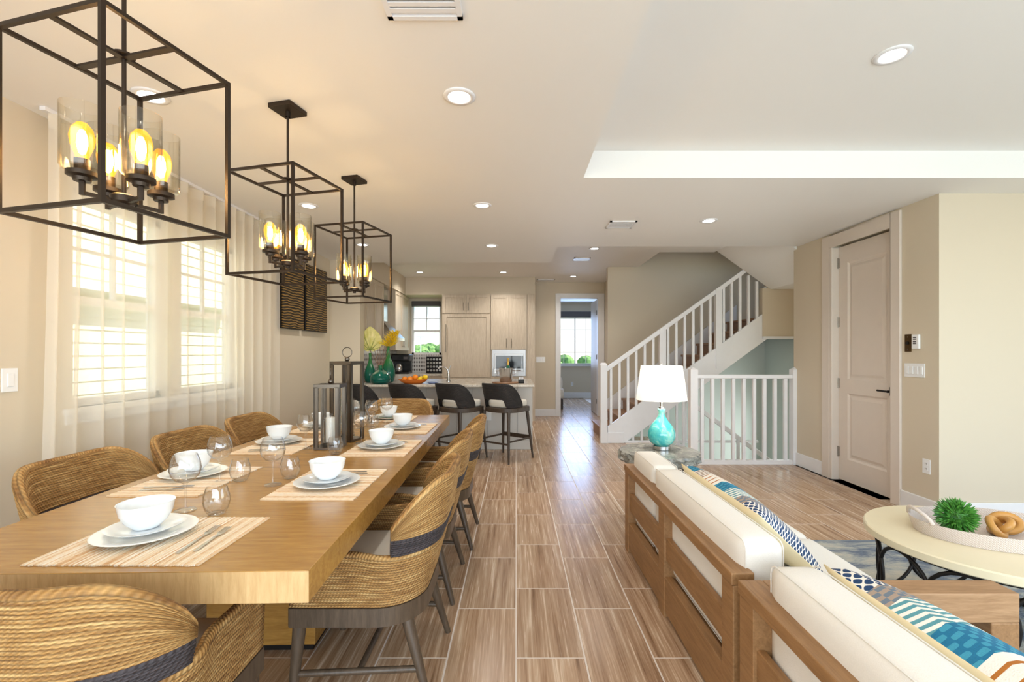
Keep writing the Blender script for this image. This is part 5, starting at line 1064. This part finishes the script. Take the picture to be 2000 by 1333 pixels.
def pillow(label, w_, h_, th, loc, rot, n=22):
    m = MB(); K = n+1
    for side in (1, -1):
        for i in range(K):
            for j in range(K):
                a, b = -1+2*i/n, -1+2*j/n; e = max(0, (1-a*a))**.42*max(0, (1-b*b))**.42; pinch = 1-.05*(1-abs(a))**1*abs(b)**6*1.2; pa = 1-.05*(1-abs(b))*abs(a)**6*1.2
                m.v.append((a*w_/2*pa, b*h_/2*pinch, side*(th/2*e+.002))); m.uv[len(m.v)-1] = ((a+1)/2, (b+1)/2)
    for k, base_ in ((0, 0), (1, K*K)):
        for i in range(n):
            for j in range(n):
                q = (base_+i*K+j, base_+(i+1)*K+j, base_+(i+1)*K+j+1, base_+i*K+j+1); m.f.append(q if k == 0 else q[::-1]); m.mi.append(k)
    for i in range(n):
        for a, b in (((i, 0), (i+1, 0)), ((i+1, n), (i, n)), ((0, i+1), (0, i)), ((n, i), (n, i+1))):
            p, q = a[0]*K+a[1], b[0]*K+b[1]; m.f.append((p, K*K+p, K*K+q, q)); m.mi.append(1)
    t = thing('throw_pillow', label, 'pillow', loc, 0, 'patterned sofa pillows'); o = obj('cover', m, ['pillow_pattern', 'cream_cloth'], t, smooth=True); o.rotation_euler = rot
    return t
# pillow local: x = width (becomes -y of the room), y = height, +z = printed front (faces +x)
def pillow_at(label, x, yc, z, w_, h_, th, tilt, flip=1):
    t = pillow(label, w_, h_, th, (x, yc, z), (0, 0, 0)); o = t.children[0]
    Mx = Matrix(((0, -math.sin(tilt)*flip, math.cos(tilt)), (-flip, 0, 0), (0, math.cos(tilt)*flip, math.sin(tilt))))   # columns: image of x, y, z axes
    o.matrix_local = Matrix.Translation((0, 0, h_/2*math.cos(tilt))) @ Mx.to_4x4()
pillow_at('long patterned lumbar pillow on the sofa beside the side table', 1.12, 2.32, .412, .90, .38, .17, .80, -1); pillow_at('large patterned pillow with teal blocks on the nearest sofa', 1.135, 1.00, .412, .92, .43, .20, .92)
# ================================================================== SIDE TABLE, LAMP
t = thing('side_table', 'round grey stone side table with rough chiselled edge', 'side table', (1.11, 3.62, 0))
m = MB(); random.seed(9); nr = 72; rings = [(.0, .0, .58), (.27, 0, .58), (.298, .004, .577), (.308, .012, .56), (.300, .014, .54), (.305, .014, .52), (.285, .008, .498), (.0, 0, .495)]
off = [random.uniform(-1, 1) for _ in range(nr)]
for k, (r, jit, z) in enumerate(rings):
    for i in range(nr):
        a = 2*PI*i/nr; rr = max(.001, r+jit*(off[(i*(k+1)) % nr]+.6*random.uniform(-1, 1))); m.v.append((rr*math.cos(a), rr*math.sin(a), z+jit*.4*random.uniform(-1, 1)))
for k in range(len(rings)-1):
    for i in range(nr): m.f.append((k*nr+i, k*nr+(i+1) % nr, (k+1)*nr+(i+1) % nr, (k+1)*nr+i))
m.mi = [0]*len(m.f); obj('stone_top', m, 'fossil_stone', t)
for k in range(3):
    a = .45+2*PI*k/3; m = MB(); m.tube([(.24*math.cos(a), .24*math.sin(a), .51), (.20*math.cos(a), .20*math.sin(a), 0)], [.022, .016], 10); obj('leg', m, 'black_metal', t)
m = MB(); m.tube([(.21*math.cos(2*PI*k/30), .21*math.sin(2*PI*k/30), .13) for k in range(30)], .008, 8, closed=True); obj('leg_ring', m, 'black_metal', t)
LX, LY = (1292-VX)*3.66/F, 3.66
t = thing('table_lamp', 'turquoise glass table lamp with white drum shade on the stone table', 'lamp', (LX, LY, .583))
m = MB(); m.lathe([(.001,0),(.068,0),(.068,.026),(.06,.028),(.001,.028)], 30); obj('base', m, 'steel', t, smooth=40)
m = MB(); m.lathe([(.001,.028),(.058,.028),(.09,.055),(.107,.10),(.104,.14),(.08,.185),(.048,.225),(.026,.262),(.022,.285),(.031,.305),(.028,.318),(.001,.318)], 36); obj('glass_body', m, 'lamp_glass', t, smooth=True)
m = MB(); m.lathe([(.001,.318),(.022,.318),(.022,.328),(.010,.332),(.010,.36),(.016,.362),(.016,.40),(.001,.40)], 16); obj('neck', m, 'steel', t, smooth=40)
m = MB(); m.lathe([(.193,.385),(.158,.652),(.156,.652),(.191,.385)], 48, closed=True); obj('lamp_shade', m, 'lamp_shade', t, smooth=50)
m = MB(); m.tube([(0,0,.40), (0,0,.665)], .003, 6); m.ball((0,0,.668), .008, 8); m.bar((-.157,0,.645), (.157,0,.645), .004, .004); m.bar((0,-.157,.645), (0,.157,.645), .004, .004); obj('finial', m, 'steel', t)
light('table_lamp_bulb', 'POINT', (LX, LY, .583+.50), power=6, color=(1, .93, .84), shadow_soft_size=.04)
# ================================================================== RUG, COFFEE TABLE
m = MB(); m.box(1.60, 4.6, -1.8, 3.30, 0.0005, .012); tag(obj('area_rug', m, 'rug', bevel=.004), 'mottled blue-grey area rug under the coffee table', 'rug')
CX, CY, CR, CZ = 2.26, 2.23, .48, .45
t = thing('coffee_table', 'round cream-topped coffee table with looping black iron base', 'coffee table', (CX, CY, .0125)); zc = CZ-.0125
m = MB(); m.lathe([(.001,zc-.042),(CR-.008,zc-.042),(CR,zc-.036),(CR,zc-.006),(CR-.006,zc),(.001,zc)], 72); obj('top', m, 'stone_beige', t, smooth=35)
for z in (zc-.052, .010):
    m = MB(); m.tube([((CR-.05)*math.cos(2*PI*k/48), (CR-.05)*math.sin(2*PI*k/48), z) for k in range(48)], .010, 8, closed=True); obj('base_ring', m, 'black_metal', t, smooth=60)
for k in range(10):
    a0 = 2*PI*k/10; m = MB(); pts = []
    for i in range(26):
        q = 2*PI*i/26; a = a0+.36*math.cos(q); pts.append(((CR-.05)*math.cos(a), (CR-.05)*math.sin(a), (zc-.042)/2+.0+(zc-.075)/2*math.sin(q)))
    m.tube(pts, .009, 8, closed=True); obj('iron_loop', m, 'black_metal', t, smooth=60)
# tray with ball and knot
tx, ty = 2.325, 2.25
t = thing('woven_tray', 'oval whitewashed rattan tray on the coffee table', 'tray', (tx, ty, CZ+.0008), math.radians(-12))
m = MB(); n = 64; a_, b_ = .335, .225
rows_ = [(.0, .004), (.90, .004), (.97, .004), (1.04, .066), (1.06, .066), (1.0, .0), (.0, .0)]
for k, (f, z) in enumerate(rows_):
    for i in range(n): q = 2*PI*i/n; m.v.append((max(f, .001)*a_*math.cos(q), max(f, .001)*b_*math.sin(q), z)); m.uv[len(m.v)-1] = (q*.25, z+f*.2)
for k in range(len(rows_)-1):
    for i in range(n): m.f.append((k*n+i, k*n+(i+1) % n, (k+1)*n+(i+1) % n, (k+1)*n+i))
m.mi = [0]*len(m.f); obj('basket', m, 'rattan', t)
for s in (-1, 1):
    m = MB(); pts = [(s*a_*1.05*math.cos(q), b_*1.05*math.sin(q), .062+.05*max(0, math.cos(q/.42*PI/2))**.6) for q in [(-.42+.84*i/14) for i in range(15)]]; m.tube(pts, .009, 8); obj('handle', m, 'rattan', t, smooth=True)
g_ = thing('grass_ball', 'spiky green artificial grass ball in the rattan tray', 'decorative ball', (2.125, 2.25, CZ+.006)); g_.scale = (.84, .84, .84); m = MB(); R0 = .055; random.seed(4)
for k in range(460):
    zz = 1-2*(k+.5)/460; rr = math.sqrt(1-zz*zz); a = k*2.39996; d0 = Vector((rr*math.cos(a), rr*math.sin(a), zz)); d1 = (d0+Vector([random.uniform(-.14, .14) for _ in range(3)])).normalized()
    u = d0.cross(Vector((.3, .2, .93))).normalized(); v = d0.cross(u); Lr = random.uniform(.098, .112); c0, c1 = d0*R0*.8, d1*.085; w0 = .0055
    m.add([c0, c1+u*w0, c1-u*w0*.5+v*w0*.9, c1-u*w0*.5-v*w0*.9, d1*Lr], [(0,1,2),(0,2,3),(0,3,1),(1,4,2),(2,4,3),(3,4,1)])
lo_ = min(v[2] for v in m.v); m.v = [(x, y, z-lo_) for x, y, z in m.v]; o = obj('blades', m, 'leaf_green', g_); o['kind'] = 'stuff'; m = MB(); m.ball((0,0,-lo_), R0, 10); obj('core', m, 'leaf_green', g_)
kn = thing('wooden_knot', 'carved wooden chain knot in the rattan tray', 'ornament', (2.335, 2.245, CZ+.006), .5); kn.scale = (1.2, 1.2, 1.2)
for k, (cx_, cz_, rx, ry, rz) in enumerate(((-.045, .052, .95, .15, 0), (.0, .052, -.75, .3, .9), (.05, .05, .9, -.2, -.5))):
    m = MB(); pts = [Vector((.050*math.cos(2*PI*i/36), .034*math.sin(2*PI*i/36), 0)) for i in range(36)]; R_ = Matrix.Rotation(rz, 3, 'Z') @ Matrix.Rotation(rx, 3, 'X') @ Matrix.Rotation(ry, 3, 'Y')
    pts = [R_ @ p for p in pts]; lo_ = min(p.z for p in pts); pts = [p+Vector((cx_, 0, -lo_+.0135)) for p in pts]; m.tube(pts, .0135, 10, closed=True); obj('link', m, 'knot_wood', kn, smooth=True)
# ================================================================== BEDROOM
bd = thing('bed', 'corner of a white-made bed with dark base in the bedroom', 'bed', (.55, 11.0, 0)); m = MB(); m.box(-.5, .56, 0, 1.9, 0, .24); obj('base', m, 'bed_dark', bd, bevel=.01)
m = MB(); m.cushion((.03, .95, .37), (1.12, 1.9, .26), .06, .01, 8); obj('mattress', m, 'linen', bd, smooth=True); m = MB(); m.cushion((.34, .22, .60), (.42, .16, .34), .07, .02, 8); obj('pillow', m, 'linen', bd, smooth=True)
